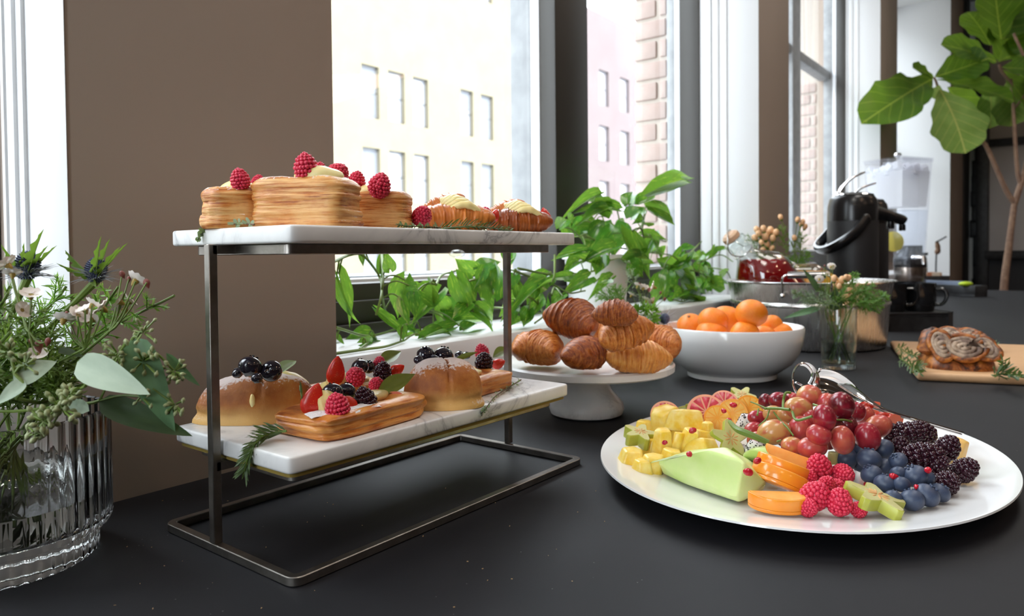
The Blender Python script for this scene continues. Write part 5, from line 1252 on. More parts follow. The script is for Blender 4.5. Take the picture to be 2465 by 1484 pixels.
straw_wedge(SP_, 2157, 1016, .046, 26, 'strawberry piece resting above the blackberries', (.4, -1.2, PI))
chunk('cantaloupe_piece', 'pale orange cantaloupe piece behind the right blackberries', 2305, 1086, 62, 60, .024, m_cant, 71, tilt=(.2, .2), yaw=.3)
chunk('grape_half', 'green grape half peeking out behind the raspberries', 2006, 1102, 34, 28, .034, m_star, 72, faces=7)
# grapes: one bunch, each grape a part
GL = [(1842, 967, 16, 18, .070), (1876, 966, 26, 22, .074), (1922, 984, 34, 25, .074), (1948, 954, 28, 27, .084), (1990, 972, 24, 24, .078), (2026, 977, 30, 32, .082), (1984, 1006, 27, 30, .078), (1823, 1006, 22, 18, .058), (1863, 1041, 37, 27, .054), (1926, 1034, 27, 31, .056), (1971, 1047, 27, 26, .062), (2028, 1060, 25, 34, .056), (2088, 1053, 30, 34, .054), (2114, 1027, 33, 25, .056), (1955, 1078, 33, 19, .048), (1909, 1076, 29, 15, .046), (2080, 1000, 24, 22, .062), (2062, 992, 21, 22, .068), (1815, 1036, 24, 18, .048), (1862, 998, 26, 20, .064), (1895, 1000, 22, 20, .066), (1992, 1056, 22, 26, .050), (2040, 1026, 24, 24, .062), (1905, 966, 20, 20, .072), (2060, 1040, 24, 22, .052), (1945, 1010, 24, 24, .064), (1890, 1060, 22, 18, .046), (1826, 1060, 26, 16, .042), (2010, 1030, 22, 24, .064)]
c0 = fp(1960, 1040, .045)
gb = thing('grape_bunch', 'bunch of red grapes on a green stem heaped at the back of the platter', 'grapes', TR(*c0)); iv = TR(*(-c0))
GM = G().lathe([(0, -1)]+[(math.cos(-PI/2+PI*k/16), math.sin(-PI/2+PI*k/16)) for k in range(1, 16)]+[(0, 1)], 24).mesh('grape', m_grape)
random.seed(5); GP = []
for (px, py, rx, ry, z) in GL:
    p = fp(px, py, z); k = mpp(p); a, b = max(rx, ry)*k*1.07, min(rx, ry)*k; b = max(b, a*.76)
    GP.append(p); horiz = rx > ry
    mx = iv @ TR(*p) @ rotm(0, 0, VIEW) @ (rotm(0, PI/2+rnd(-.3, .3), rnd(-.4, .4)) if horiz else rotm(rnd(-.3, .3), rnd(-.3, .3), 0)) @ SCL(b, b, a)
    ob('grape', GM, parent=gb, mx=mx)
g = G()
def stemline(pts, r): g.tube(curve([fp(*q) for q in pts], 14), r, 8)
stemline([(1757, 1016, .060), (1774, 1034, .060), (1806, 1047, .058), (1850, 1066, .052)], [.0022+.0012*math.sin(i/13*PI*.9) for i in range(14)])
stemline([(1842, 984, .074), (1872, 984, .078), (1901, 987, .080)], .0016)
stemline([(1885, 984, .079), (1886, 965, .084), (1891, 947, .092), (1903, 946, .092)], .0014)
stemline([(1845, 984, .075), (1825, 975, .074), (1807, 968, .073)], .0008)
stemline([(1826, 985, .072), (1823, 1000, .068)], .0009); stemline([(1852, 988, .074), (1845, 1008, .066), (1826, 1026, .058)], .0008)
stemline([(1862, 992, .074), (1880, 1015, .066), (1895, 1030, .062), (1910, 1050, .056)], .0009)
stemline([(1907, 992, .078), (1918, 1012, .074), (1955, 1003, .080)], .0014); stemline([(2010, 1012, .074), (2035, 1012, .072), (2055, 1018, .066)], .0011)
stemline([(1870, 1064, .052), (1880, 1060, .054)], .0009); stemline([(1958, 974, .086), (1970, 978, .086)], .0011)
core = fp(1975, 1030, .048)
for p in GP[::2]:
    if (p-core).length > .02: g.tube(curve([core, core.lerp(p, .6)-V((0, 0, .006)), p], 8), .0010, 6)
ob('grape_stem', g, m_stemg, gb, iv.copy())
# pomegranate seeds
AR = G().ball((0, 0, 0), (1, .72, .7), 10, 7, fn=lambda a, t: 1+.1*math.cos(3*a)).mesh('pomegranate_seed', m_pom)
for (px, py, r, z, lab) in ((1600, 1066, 8, .053, 'pomegranate seed on the upright pineapple chunk'), (1667, 1037, 10, .056, 'pomegranate seed on the broad pineapple chunk'), (1660, 1094, 10, .048, 'pomegranate seed on the top edge of the large melon slice'), (1823, 1110, 11, .052, 'pomegranate seed between melon and persimmon'), (1801, 1137, 13, .045, 'double pomegranate seed on the right slope of the melon slice'), (1766, 976, 9, .066, 'pomegranate seed on the second orange slice'), (1754, 1013, 9, .056, 'pomegranate seed at the foot of the orange slices'), (2151, 1148, 11, .036, 'pomegranate seed among the blueberries'), (2233, 1133, 11, .040, 'pomegranate seed between blueberries and blackberries'), (2092, 1168, 13, .022, 'pomegranate seed behind the front starfruit slice'), (2206, 1173, 8, .030, 'pomegranate seed under the large pale blueberry'), (1742, 990, 8, .062, 'pomegranate seed between the orange slices')):
    p = fp(px, py, z); ob('pomegranate_seed', AR, parent=None, mx=TR(*p) @ rotm(rnd(-.5, .5), rnd(-.5, .5), rnd(0, 6)) @ SCL(r*mpp(p)), label=lab, cat='fruit', group='pomegranate seeds on the fruit')
# serving tongs lying over the back of the platter
tg = thing('serving_tongs', 'polished steel serving tongs with a slotted and a solid head behind the grapes', 'tongs', TR(*fp(2000, 940, .07))); iv = TR(*(-fp(2000, 940, .07)))
def T3(px, py, z): return fp(px, py, z)
def strip(pts, ws, th, up=V((0, 0, 1))):
    g = G(); P = [V(p) for p in pts]; vs, fs = [], []
    for i, p in enumerate(P):
        d = (P[min(i+1, len(P)-1)]-P[max(i-1, 0)]).normalized(); s = d.cross(up).normalized()*ws[i]; n = s.cross(d).normalized()*th
        vs += [p-s-n, p+s-n, p+s+n, p-s+n]
    for i in range(len(P)-1):
        for j in range(4): a, b = i*4+j, i*4+(j+1) % 4; fs.append((a, b, b+4, a+4))
    fs += [(3, 2, 1, 0), tuple((len(P)-1)*4+j for j in range(4))]
    return g.add(vs, fs)
A = [onZ(x, y, z) for x, y, z in ((1985, 946, .070), (2060, 965, .066), (2110, 985, .058), (2200, 1013, .046), (2312, 1046, .030))]
A2 = [onZ(x, y, z) for x, y, z in ((2030, 925, .085), (2075, 955, .076), (2130, 986, .064), (2220, 1014, .050), (2316, 1042, .033))]
ob('arm', strip(curve(A, 20), [.006-.003*i/19 for i in range(20)], .0011), m_chrome, tg, iv.copy(), bevel=.0005)
ob('arm', strip(curve(A2, 20), [.008-.005*i/19 for i in range(20)], .0011), m_chrome, tg, iv.copy(), bevel=.0005)
# slotted head: a ring with two cross bars, standing on edge
hc = at(1937, 918, dep(fp(1937, 950, .075))-.0); hk = mpp(hc); g = G()
HX, HZ = (CR*math.cos(.35)+CF*math.sin(.35)).normalized(), (CU*.96-CR*.1).normalized()
def hp(x, z): return hc+HX*x*hk+HZ*z*hk
ring_ = [hp(36*math.cos(a)*(1-.0*math.sin(a)), 42*math.sin(a)) for a in [2*PI*i/40 for i in range(41)]]
g.tube(ring_, .0042, 8, flat=.28, caps=False)
for pts in ([(-26, -2), (-6, -12), (2, -24), (-4, -34)], [(-30, -28), (-5, -40)], [(34, -8), (16, -22), (6, -20)], [(30, 18), (24, 4), (14, -8)]): g.tube(curve([hp(*q) for q in pts], 10), .0022, 6, flat=.5)
ob('slotted_head', g, m_chrome, tg, iv.copy())
g = G(); sc_ = at(2020, 925, dep(fp(2010, 950, .07))+.01); sk = mpp(sc_)
def sp(u, v):
    x = (-48+122*u); z = (38-62*u*u*.9)*(1-.0) - v*(58+6*u); yb = 26*math.sin(PI*v)*(1-.5*u)
    return sc_ + CR*(x*sk) + CU*(z*sk) + V((CF.x, CF.y, 0))*((yb+u*60)*sk)
g.grid(16, 10, sp)
o = ob('solid_head', g, m_chrome, tg, iv.copy(), ang=60); md = o.modifiers.new('thickness', 'SOLIDIFY'); md.thickness = .0012
def frost(name):
    t = NT(name); t.set(col=(.96, .97, 1), rough=.25); tr = t.n('ShaderNodeBsdfTransparent'); mx = t.n('ShaderNodeMixShader'); mx.inputs[0].default_value = .32
    tl = t.n('ShaderNodeBsdfTranslucent'); tl.inputs[0].default_value = (.9, .92, .95, 1); m2 = t.n('ShaderNodeMixShader'); m2.inputs[0].default_value = .5
    t.link(t.b.outputs[0], m2.inputs[1]); t.link(tl.outputs[0], m2.inputs[2]); t.link(m2.outputs[0], mx.inputs[1]); t.link(tr.outputs[0], mx.inputs[2]); t.link(mx.outputs[0], t.out.inputs[0]); return t.m
# ------------------------------------------------------------------ small flower glass in front of the tub
gv = onZ(2022, 893) + V((CF.x, CF.y, 0)).normalized()*.032; gv = V((gv.x, gv.y, 0)) + CR*.012; gk = mpp(gv); GR = 41*gk; GH = .122
t = thing('flower_glass', 'clear drinking glass with a small posy in front of the steel tub', 'vase', TR(*gv))
ob('glass_body', G().lathe([(GR*.90, 0), (GR*.93, .002), (GR, GH-.002), (GR*.985, GH), (GR*.95, GH-.002), (GR*.90, .014), (0, .012)], 56), m_cglass, t)
ob('thick_base', G().lathe([(GR*.89, .001), (GR*.89, .011), (0, .011)], 40, fn=lambda a, z: 1+.02*math.cos(12*a)), m_vase, t)
ob('water', G().lathe([(GR*.89, .0125), (GR*.92, .055), (0, .055)], 40), mat('pale water', (.8, .85, .82), .05, trans=1.0, ior=1.05), t)
GD = dep((gv.x, gv.y, .13)); GG = 'stems in the small flower glass'
def gst(i, px, py, d=GD):
    a = i*2.4; b_ = gv+V((GR*.6*math.cos(a), GR*.6*math.sin(a), .016)); m_ = gv+V((GR*.7*math.cos(a+2.6), GR*.7*math.sin(a+2.6), GH)); T = at(px, py, d)
    return curve([b_, m_, m_.lerp(T, .55)+V((0, 0, .003)), T], 20)
HYP = G().ball((0, 0, 0), (.48, .48, .62), 12, 8).mesh('berry', m_hyp)
HCAL = G().lathe([(.05, -.85), (.22, -.7), (.36, -.52), (.2, -.5)], 6).mesh('calyx', m_stemg)
def hyper(i, label, berries, d, P, grp, name='hypericum_sprig'):
    root = thing(name, label, 'flower', TR(*P[0]), grp); iv = TR(*(-P[0])); g = G().tube(P, .0014, 6)
    for (px, py, r) in berries:
        c = at(px, py, d+rnd(-.015, .015)); near = P[int(rnd(12, 19))]; g.tube(curve([near, near.lerp(c, .6)-V((0, 0, .002)), c], 7), .0009, 5)
        b_ = ob('berry', HYP, parent=root, mx=iv @ TR(*c) @ frame(V((1, 0, 0)), (c-near)) @ SCL(2.5*r*d/FPX)); ob('calyx', HCAL, parent=b_)
    ob('stem', g, m_stemg, root, iv.copy())
hyper(0, 'peach hypericum berries in the small flower glass', [(2008, 671, 6), (2027, 675, 7), (2042, 670, 6), (2012, 684, 6), (2034, 715, 7), (2042, 701, 7), (2020, 690, 5), (2036, 668, 5)], GD, gst(0, 2022, 715), GG)
waxsprig(0, 'cream waxflower sprig in the small flower glass', [(2000, 643, 9), (1972, 673, 10), (1992, 660, 6), (2006, 640, 6)], [(1985, 640, 5), (1978, 648, 5)], GD, (1995, 700), GG, gst(1, 1995, 705))
for n_, (x, y, sd, mm, nl, lab, dn) in enumerate(((1908, 705, 31, m_thyme, .010, 'grey green bushy sprig reaching left from the small flower glass', 22), (1935, 725, 32, m_thyme, .009, 'grey green sprig low at the left rim of the small flower glass', 22), (1965, 690, 35, m_cedar, .008, 'yellowish twiggy sprig in the small flower glass', 18), (2140, 712, 33, m_fern, .014, 'bright feathery frond reaching right from the small flower glass', 26), (2120, 735, 34, m_fern, .013, 'lower feathery frond at the right of the small flower glass', 26), (2065, 660, 36, m_fern, .010, 'upright feathery frond in the small flower glass', 20), (2100, 690, 37, m_fern, .012, 'dense feathery frond in the middle right of the small flower glass', 26))):
    fern(0, lab, (x, y), GD, 20, .045, mm, nl, GG, gst(n_+2, x, y), dense=dn, seed=sd)
def leafsprig(label, base, leaves, P, grp):
    root = thing('leaf_sprig', label, 'greenery', TR(*P[0]), grp); iv = TR(*(-P[0])); ob('stem', G().tube(P, .0012, 6), m_stemg, root, iv.copy())
    for (bx_, by_, tx, ty, w, kind) in leaves: leaf('leaf', EUCL[kind], at(bx_, by_, GD), at(tx, ty, GD-.01), w*GD/FPX, -CF+V((0, 0, .3)), root, iv)
leafsprig('green leaf sprig over the front rim of the small flower glass', 0, [(2008, 748, 2015, 696, 34, 'dark'), (1968, 700, 1940, 648, 16, 'dark'), (1972, 742, 1895, 762, 16, 'green'), (2080, 738, 2118, 752, 8, 'green')], gst(9, 2000, 745), GG)
# ------------------------------------------------------------------ stainless tub with bottles
tc = V((1.955, .560, 0)) + CR*.024; tk = mpp((tc.x, tc.y, .14)); RX = 188*tk; TH = .165
tubt = thing('steel_tub', 'round brushed steel tub with two bar handles holding juice bottles', 'tub', TR(*tc) @ rotm(0, 0, VIEW))
ob('tub_body', G().lathe([(RX*.84, .0005), (RX*.88, .004), (RX*.895, .012), (RX*.93, .105), (RX*.945, .108), (RX*.945, .113), (RX*.935, .116), (RX*.97, TH-.004), (RX*1.005, TH-.002), (RX*1.01, TH), (RX, TH+.0015), (RX*.955, TH-.002), (RX*.92, .108), (RX*.88, .014), (0, .012)], 96), m_tub, tubt, ang=40)
def tubhandle(yaw, label=None):
    g = G(); w = .105; r0 = RX*1.0
    h = ob('handle', G().tube([(-w/2+.012, 0, .020), (w/2-.012, 0, .020)], .0085, 14), m_chrome, tubt, rotm(0, 0, yaw) @ TR(0, -r0-.012, TH))
    for s in (-1, 1):
        ob('bracket', G().tube(curve([(s*w/2, .016, -.030), (s*w/2, .008, -.010), (s*w/2, .0, .012), (s*(w/2-.010), 0, .020), (s*(w/2-.02), 0, .020)], 12), .0042, 8, flat=.6), m_chrome, h)
        ob('rivet', G().ball((s*w/2, .012, -.030), .0062, 12, 8), m_chrome, h)
tubhandle(-.42); tubhandle(PI-.26)
ICE = thing('ice_fill', 'crushed ice filling the steel tub', 'ice', TR(tc.x, tc.y, .02)); g = G(); random.seed(4)
for k in range(170):
    a, r_ = rnd(0, 6.28), RX*.80*math.sqrt(random.random()); g.box((0, 0, 0), (rnd(.015, .03), rnd(.015, .03), rnd(.012, .025)), TR(r_*math.cos(a), r_*math.sin(a), rnd(.0, .085)) @ rotm(rnd(0, 3), rnd(0, 3), rnd(0, 3)))
ob('ice_cubes', g, frost('tub ice'), ICE, kind='stuff', bevel=.002, seg=1)
def bottle(label, p_neck, p_base, r, liqm, liq_t, grp='swing top bottles in the steel tub'):
    """swing top bottle; axis from base to stopper"""
    ax = (p_neck-p_base); L = ax.length; t = thing('swing_top_bottle', label, 'bottle', TR(*p_base) @ frame(V((1, 0, 0))-ax.normalized()*ax.normalized().x, ax), grp)
    pr = [(r*.9, 0), (r, .006), (r, L*.46), (r*.93, L*.54), (r*.60, L*.64), (r*.36, L*.72), (r*.32, L*.86), (r*.40, L*.87), (r*.40, L*.91), (r*.30, L*.915)]
    ob('glass_body', G().lathe(pr, 40), m_cglass, t)
    lme = G().lathe([(r*.86, .004), (r*.955, .010), (r*.955, L*.46), (r*.90, L*.53), (r*.58, L*.63), (r*.30, L*.71), (0, L*.71)], 48).mesh('liquid', liqm)
    wm = t.matrix_basis.to_3x3(); bm = bmesh.new(); bm.from_mesh(lme); nrm = wm.transposed() @ V((0, 0, 1)); co = wm.transposed() @ (V((0, 0, liq_t))-t.location)
    bmesh.ops.holes_fill(bm, edges=bmesh.ops.bisect_plane(bm, geom=bm.verts[:]+bm.edges[:]+bm.faces[:], plane_co=co, plane_no=nrm, clear_outer=True)['geom_cut'] and [e for e in bm.edges if e.is_boundary])
    bm.to_mesh(lme); bm.free(); ob('liquid', lme, parent=t)
    ob('stopper', G().lathe([(r*.26, L*.915), (r*.32, L*.93), (r*.31, L*.97), (r*.22, L*.99), (0, L*.99)], 20), mat('stopper ceramic', H('d0a888'), .4), t)
    g = G()
    for s in (-1, 1): g.tube(curve([(s*r*.43, 0, L*.76), (s*r*.62, .012, L*.84), (s*r*.66, .01, L*.92), (s*r*.45, 0, L*.985), (0, 0, L*1.01)], 14), .0016, 6)
    g.lathe([(r*.37, L*.755), (r*.39, L*.76), (r*.37, L*.765)], 20)
    ob('wire_clasp', g, m_inox, t); return t
m_red = mat('red berry juice', H('a00c14'), .08, var=H('7c060e'), vs=6, trans=.25); m_oj = mat('orange juice', H('e8981e'), .2, sss=.2)
DT = dep((tc.x, tc.y, .15))
bottle('swing top bottle of red juice leaning out of the steel tub', at(1752, 562, DT-.05), at(1905, 745, DT-.02), 66*DT/FPX, m_red, at(1830, 624, DT-.04).z)
bottle('swing top bottle of orange juice lying against the red one in the steel tub', at(1868, 622, DT+.09), at(2010, 722, DT+.08), 50*DT/FPX, m_oj, at(1960, 655, DT).z)
# ------------------------------------------------------------------ vase with hypericum behind the tub
v2 = V((2.22, .655, 0)); V2D = dep((2.22, .655, .2))
t = thing('berry_vase', 'clear vase of hypericum berries behind the steel tub', 'vase', TR(*v2))
ob('glass_body', G().lathe([(.040, 0), (.042, .003), (.045, .13), (.043, .132), (.041, .128), (.038, .01), (0, .008)], 40), m_cglass, t)
def v2s(i, px, py):
    a = i*2.4; b_ = v2+V((.02*math.cos(a), .02*math.sin(a), .012)); m_ = v2+V((.03*math.cos(a+2.6), .03*math.sin(a+2.6), .135)); T = at(px, py, V2D)
    return curve([b_, m_, m_.lerp(T, .6), T], 20)
G2 = 'stems in the vase behind the steel tub'
random.seed(8)
hyper(0, 'peach hypericum sprig left behind the steel tub', [(1822, 553, 6), (1838, 551, 6), (1826, 562, 6), (1855, 555, 7), (1846, 562, 6), (1817, 573, 6), (1842, 570, 7), (1860, 574, 6), (1833, 584, 5), (1846, 589, 6), (1868, 560, 6), (1837, 600, 5), (1858, 598, 5)], V2D, v2s(0, 1845, 590), G2)
hyper(1, 'budding wax flower sprig sticking up behind the steel tub', [(1879, 523, 5), (1920, 529, 5), (1932, 535, 5), (1938, 546, 5), (1912, 573, 5), (1928, 540, 4)], V2D, v2s(1, 1905, 580), G2, 'waxflower_sprig')
for n_, (x, y, sd, mm, lab) in enumerate(((1800, 565, 41, m_thyme, 'grey green sprig at the left behind the steel tub'), (1880, 540, 42, m_cedar, 'twiggy green sprig in the middle behind the steel tub'), (1930, 560, 43, m_cedar, 'twiggy green sprig at the right behind the steel tub'), (1950, 610, 44, m_fern, 'feathery frond drooping beside the coffee airpot'), (1900, 620, 45, m_fern, 'feathery frond low behind the steel tub'), (1820, 600, 46, m_cedar, 'bushy sprig low at the left behind the steel tub'))):
    fern(0, lab, (x, y), V2D, 22, .06, mm, .013, G2, v2s(n_+2, x, y), dense=22, seed=sd)
# ------------------------------------------------------------------ airpots
def airpot(label, pc, r, Hh, yaw, lever_up=.55):
    t = thing('airpot', label, 'airpot', TR(*pc) @ rotm(0, 0, VIEW+yaw), 'black pump airpots')
    ob('body', G().lathe([(r*.98, 0), (r*1.02, .004), (r*1.02, .02), (r*.98, .024), (r, .03), (r, Hh*.78), (r*.99, Hh*.795)], 56), m_blackmatte, t)
    ob('shoulder', G().lathe([(r*1.005, Hh*.78), (r*1.01, Hh*.80), (r*.99, Hh*.89), (r*.93, Hh*.945), (r*.80, Hh*.98), (r*.55, Hh*.995), (0, Hh)], 56), m_blackplast, t)
    ob('chrome_rim', G().lathe([(r*.80, Hh*.974), (r*.83, Hh*.978), (r*.79, Hh*.985)], 56), m_chrome, t)
    sp_ = ob('spout', G().tube(curve([(r*.5, 0, Hh*.86), (r*1.1, 0, Hh*.84), (r*1.55, 0, Hh*.82), (r*1.75, 0, Hh*.80)], 12), [.030, .03, .029, .028, .027, .026, .025, .024, .024, .024, .023, .022], 14, flat=.8), m_blackplast, t)
    ob('nozzle', G().lathe([(.010, 0), (.012, .004), (.011, .024), (0, .024)], 16), m_blackplast, sp_, TR(r*1.68, 0, Hh*.72))
    ob('lever', strip(curve([(-r*.75, 0, Hh*.95), (-r*.50, 0, Hh*1.03), (-r*.05, 0, Hh*(1.075+lever_up*.06)), (r*.52, 0, Hh*(1.10+lever_up*.1))], 16), [.013-.0004*i for i in range(16)], .0028), m_chrome, t, bevel=.001)
    ob('hinge', G().ball((-r*.62, 0, Hh*.97), (.018, .022, .016), 14, 8), m_chrome, t)
    g = G()
    pts = curve([(0, -r*1.05, Hh*.79), (-r*.55, -r*1.10, Hh*.68), (-r*1.15, -r*.75, Hh*.59), (-r*1.30, 0, Hh*.56), (-r*1.15, r*.75, Hh*.59), (-r*.55, r*1.10, Hh*.68), (0, r*1.05, Hh*.79)], 30)
    g.tube(pts, .012, 8, flat=1.4); hd = ob('carry_handle', g, m_blackplast, t)
    for s in (-1, 1): ob('pivot', G().ball((0, s*r*1.02, Hh*.79), (.017, .010, .017), 12, 8), m_blackplast, hd)
    return t
a1 = V((2.62, .60, 0)); k1 = mpp((2.62, .60, .2)); px1 = PCX+FPX*((a1-CO).dot(CR))/dep(a1)
a1 = a1 + CR*((2052-px1)*k1); z1 = CAMH+(604-464)*k1; r1 = 56*k1
airpot('front black coffee airpot with raised chrome lever behind the steel tub', a1, r1, z1, .05)
a2 = V((2.98, .60, 0)); k2 = mpp((2.98, .60, .2)); px2 = PCX+FPX*((a2-CO).dot(CR))/dep(a2)
a2 = a2 + CR*((2078-px2)*k2); z2 = CAMH+(603-478)*k2
airpot('second black airpot standing behind the front one', a2, 54*k2, z2, -.05, .3)
# ------------------------------------------------------------------ drink dispenser
dp = V((3.85, .56, 0)); dk = mpp((3.85, .56, .3)); dpx = PCX+FPX*((dp-CO).dot(CR))/dep(dp); dp = dp + CR*((2160-dpx)*dk)
hz = lambda y: CAMH+(y*-1+594)*dk
zt_, zb2 = hz(380), hz(628); wt, wb = 66*dk, 53*dk
t = thing('drink_dispenser', 'tapered clear acrylic drink dispenser with ice water and lemon', 'dispenser', TR(*dp) @ rotm(0, 0, VIEW+.42))
def taper(w0, w1, z0, z1, wall, cap=True):
    g = G(); s = .78
    o_ = [(-w0*s, -w0*s, z0), (w0*s, -w0*s, z0), (w0*s, w0*s, z0), (-w0*s, w0*s, z0), (-w1*s, -w1*s, z1), (w1*s, -w1*s, z1), (w1*s, w1*s, z1), (-w1*s, w1*s, z1)]
    return g.add(o_, [(0, 1, 5, 4), (1, 2, 6, 5), (2, 3, 7, 6), (3, 0, 4, 7)]+([(3, 2, 1, 0), (4, 5, 6, 7)] if cap else []))
ob('tank', taper(wb, wt, zb2, zt_, 0, False), m_acryl, t, bevel=.002); ob('tank_edge', taper(wt*1.02, wt*1.03, zt_-.012, zt_, 0), m_acryl, t)
ob('base', taper(wb*.9, wb*.95, 0, zb2, 0), m_acryl, t)
lid = ob('lid', taper(wt*1.03, wt*1.03, zt_, zt_+.006, 0), m_acryl, t); ob('lid_knob', G().lathe([(.006, 0), (.008, .012), (.017, .02), (.012, .03), (0, .032)], 16), m_chrome, lid, TR(0, 0, zt_+.006))
ob('ice_pack', taper(wb*1.02, wt*.93, hz(492), hz(408), 0), frost('packed ice'), t)
ice = G(); random.seed(6)
zi0, zi1 = hz(500), hz(402)
for k in range(60):
    z = zi1+rnd(-.02, .012); w_ = (wb+(wt-wb)*(z-zb2)/(zt_-zb2))*.70; ice.box((0, 0, 0), (rnd(.02, .035),)*3, TR(rnd(-w_, w_), rnd(-w_, w_), z) @ rotm(rnd(0, 3), rnd(0, 3), rnd(0, 3)))
ob('ice', ice, frost('frosty ice'), t, kind='stuff', bevel=.003, seg=1)
ob('water_column', taper(wb*.93, wb+(wt*.93-wb)*((zi0-zb2)/(zt_-zb2)), zb2+.01, zi0, 0), clear('clear water', (.93, .95, .98), .03), t)
lm = at(2151, 582, dep((dp.x, dp.y, .3))-.07)
l_ = thing('lemon_slice', 'lemon slice floating in the drink dispenser', 'fruit', TR(*lm) @ rotm(0, 0, VIEW) @ rotm(PI/2-.1, 0, 0)); lr = 24*dk
ob('rind', G().lathe([(lr*.9, -.003), (lr, -.002), (lr, .002), (lr*.9, .003)], 32), mat('lemon rind', H('e8dc70'), .4), l_)
ob('flesh', G().lathe([(0, -.0025), (lr*.93, -.0025), (lr*.93, .0025), (0, .0025)], 32), m_lemon, l_)
tapb = ob('tap', G().tube([(0, 0, 0), (0, -.05, 0), (0, -.055, -.03)], [.012, .012, .009], 10), m_chrome, t, TR(0, -wb*.75, zb2+.03))
# ------------------------------------------------------------------ insulated creamer, mugs on black stand, condiment caddy
def onfloor(px, py): return onZ(px, py, 0)
cr = onZ(2190, 712) ; ck_ = mpp(cr); RZ = 34*ck_; CHt = 118*ck_
t = thing('cream_carafe', 'small steel thermal carafe with black push top', 'carafe', TR(cr.x, cr.y, 0))
ob('steel_body', G().lathe([(RZ*.97, 0), (RZ, .003), (RZ, CHt*.58), (RZ*.98, CHt*.60)], 40), mat('dark brushed steel', (.34, .29, .25), .25, 1), t)
ob('black_top', G().lathe([(RZ*1.03, CHt*.58), (RZ*1.03, CHt*.76), (RZ*.98, CHt*.80), (RZ*.62, CHt*.93), (RZ*.60, CHt*1.0), (0, CHt*1.0)], 40), m_blackplast, t)
ob('pour_spout', G().prism([(-RZ*.3, -RZ*.3), (RZ*.75, -RZ*.28), (RZ*.75, RZ*.28), (-RZ*.3, RZ*.3)], CHt*.80, CHt*1.02), m_blackplast, t, rotm(0, 0, VIEW), bevel=.003)
mgc = onZ(2205, 797); mk_ = mpp(mgc); sw, sh = 82*mk_, 52*mk_
bx2 = mgc + V((CF.x, CF.y, 0)).normalized()*.06
t = thing('cup_stand', 'low black wooden stand with steel edge carrying black mugs', 'stand', TR(bx2.x, bx2.y, 0) @ rotm(0, 0, VIEW+.06))
SHt = 44*mk_
ob('shelf', G().span((-sw, -.07, SHt-.012), (sw, .13, SHt)), m_black, t, bevel=.002)
for x in (-sw+.008, sw-.008): ob('side_panel', G().span((x-.008, -.07, 0), (x+.008, .13, SHt-.012)), m_black, t, bevel=.002)
ob('back_panel', G().span((-sw, .12, 0), (sw, .13, SHt)), m_black, t)
ob('front_panel', G().span((-sw+.016, -.068, 0), (sw-.016, -.058, SHt-.012)), m_black, t)
for y0 in (-.074,): ob('steel_edge', G().span((-sw, y0, SHt-.002), (sw, y0+.004, SHt+.001)).span((sw-.014, y0, 0), (sw, y0+.003, SHt)), mat('edge steel', (.25, .25, .26), .3, 1), t)
ob('steel_side_edge', G().span((sw, -.07, SHt), (sw+.003, .13, SHt+.003)).span((sw-.002, .10, 0), (sw+.004, .13, SHt)), mat('edge steel', (.25, .25, .26), .3, 1), t)
CUPM = (lambda r, h: G().lathe([(r*.78, 0), (r*.86, .003), (r, h*.4), (r, h), (r*.95, h), (r*.93, h*.4), (r*.7, .008), (0, .007)], 36))(.042, .085).mesh('mug_body', mat('glossy black glaze', (.008, .008, .009), .08, spec=.6))
HANM = G().tube(curve([(.040, 0, .068), (.062, 0, .066), (.068, 0, .045), (.058, 0, .024), (.038, 0, .020)], 16), .0055, 8).mesh('mug_handle', mat('glossy black glaze', (0, 0, 0)))
fwd = V((CF.x, CF.y, 0)).normalized()
for n_, (dx, dy, yw, lab) in enumerate(((-.045, -.01, -.4, 'black mug at the front left of the cup stand'), (.045, -.005, -.6, 'black mug with its handle towards us on the cup stand'), (-.03, .085, .3, 'black mug in the rear row behind the front left mug'), (.065, .088, .2, 'black mug at the rear right of the cup stand'))):
    p = bx2 + CR*dx + fwd*dy; t = thing('mug', lab, 'mug', TR(p.x, p.y, SHt+.0003) @ rotm(0, 0, VIEW+yw), 'black mugs on the cup stand'); ob('mug_body', CUPM, parent=t); ob('mug_handle', HANM, parent=t)
# caddy of sweeteners with a glass jar and a hanging pair of tongs
cd = onZ(2248, 698); kd = mpp(cd)
t = thing('condiment_box', 'black box of sweetener sachets at the far end of the table', 'box', TR(cd.x, cd.y, 0) @ rotm(0, 0, VIEW)); w_, h_ = 26*kd, 34*kd
ob('box_body', G().span((-w_, -.05, 0), (w_, .05, .008)).span((-w_, -.05, .008), (w_, -.042, h_)).span((-w_, .042, .008), (w_, .05, h_)).span((-w_, -.042, .008), (-w_+.008, .042, h_)).span((w_-.008, -.042, .008), (w_, .042, h_)), m_black, t, bevel=.002)
sc1 = [mat('paper sachet '+str(i), H(c), .7) for i, c in enumerate(('d8c8b4', 'b87a5a', 'e8e0d4', 'c49a74'))]
random.seed(9)
for k in range(9): ob('sachet', G().box((0, 0, 0), (.05, .004, .065)), sc1[k % 4], t, TR(rnd(-w_*.5, w_*.5), -.03+.0075*k, h_*.85) @ rotm(rnd(-.1, .1), rnd(-.2, .2), rnd(-.2, .2)))
jr = onZ(2238, 690) + fwd*.12; kj = mpp(jr); rj = 17*kj
t = thing('spice_jar', 'small glass jar with black lid behind the sweetener box', 'jar', TR(jr.x, jr.y, 0)); hj = 78*kj
ob('glass_body', G().lathe([(rj, 0), (rj*1.05, .004), (rj*1.05, hj*.7), (rj*.7, hj*.9), (rj*.7, hj*.93)], 28), m_cglass, t)
ob('contents', G().lathe([(rj*.95, .004), (rj*.98, hj*.55), (0, hj*.55)], 24), mat('brown sugar crystals', H('b89a78'), .6, var=H('7a5a40'), vs=90, bump=.6, bs=200), t)
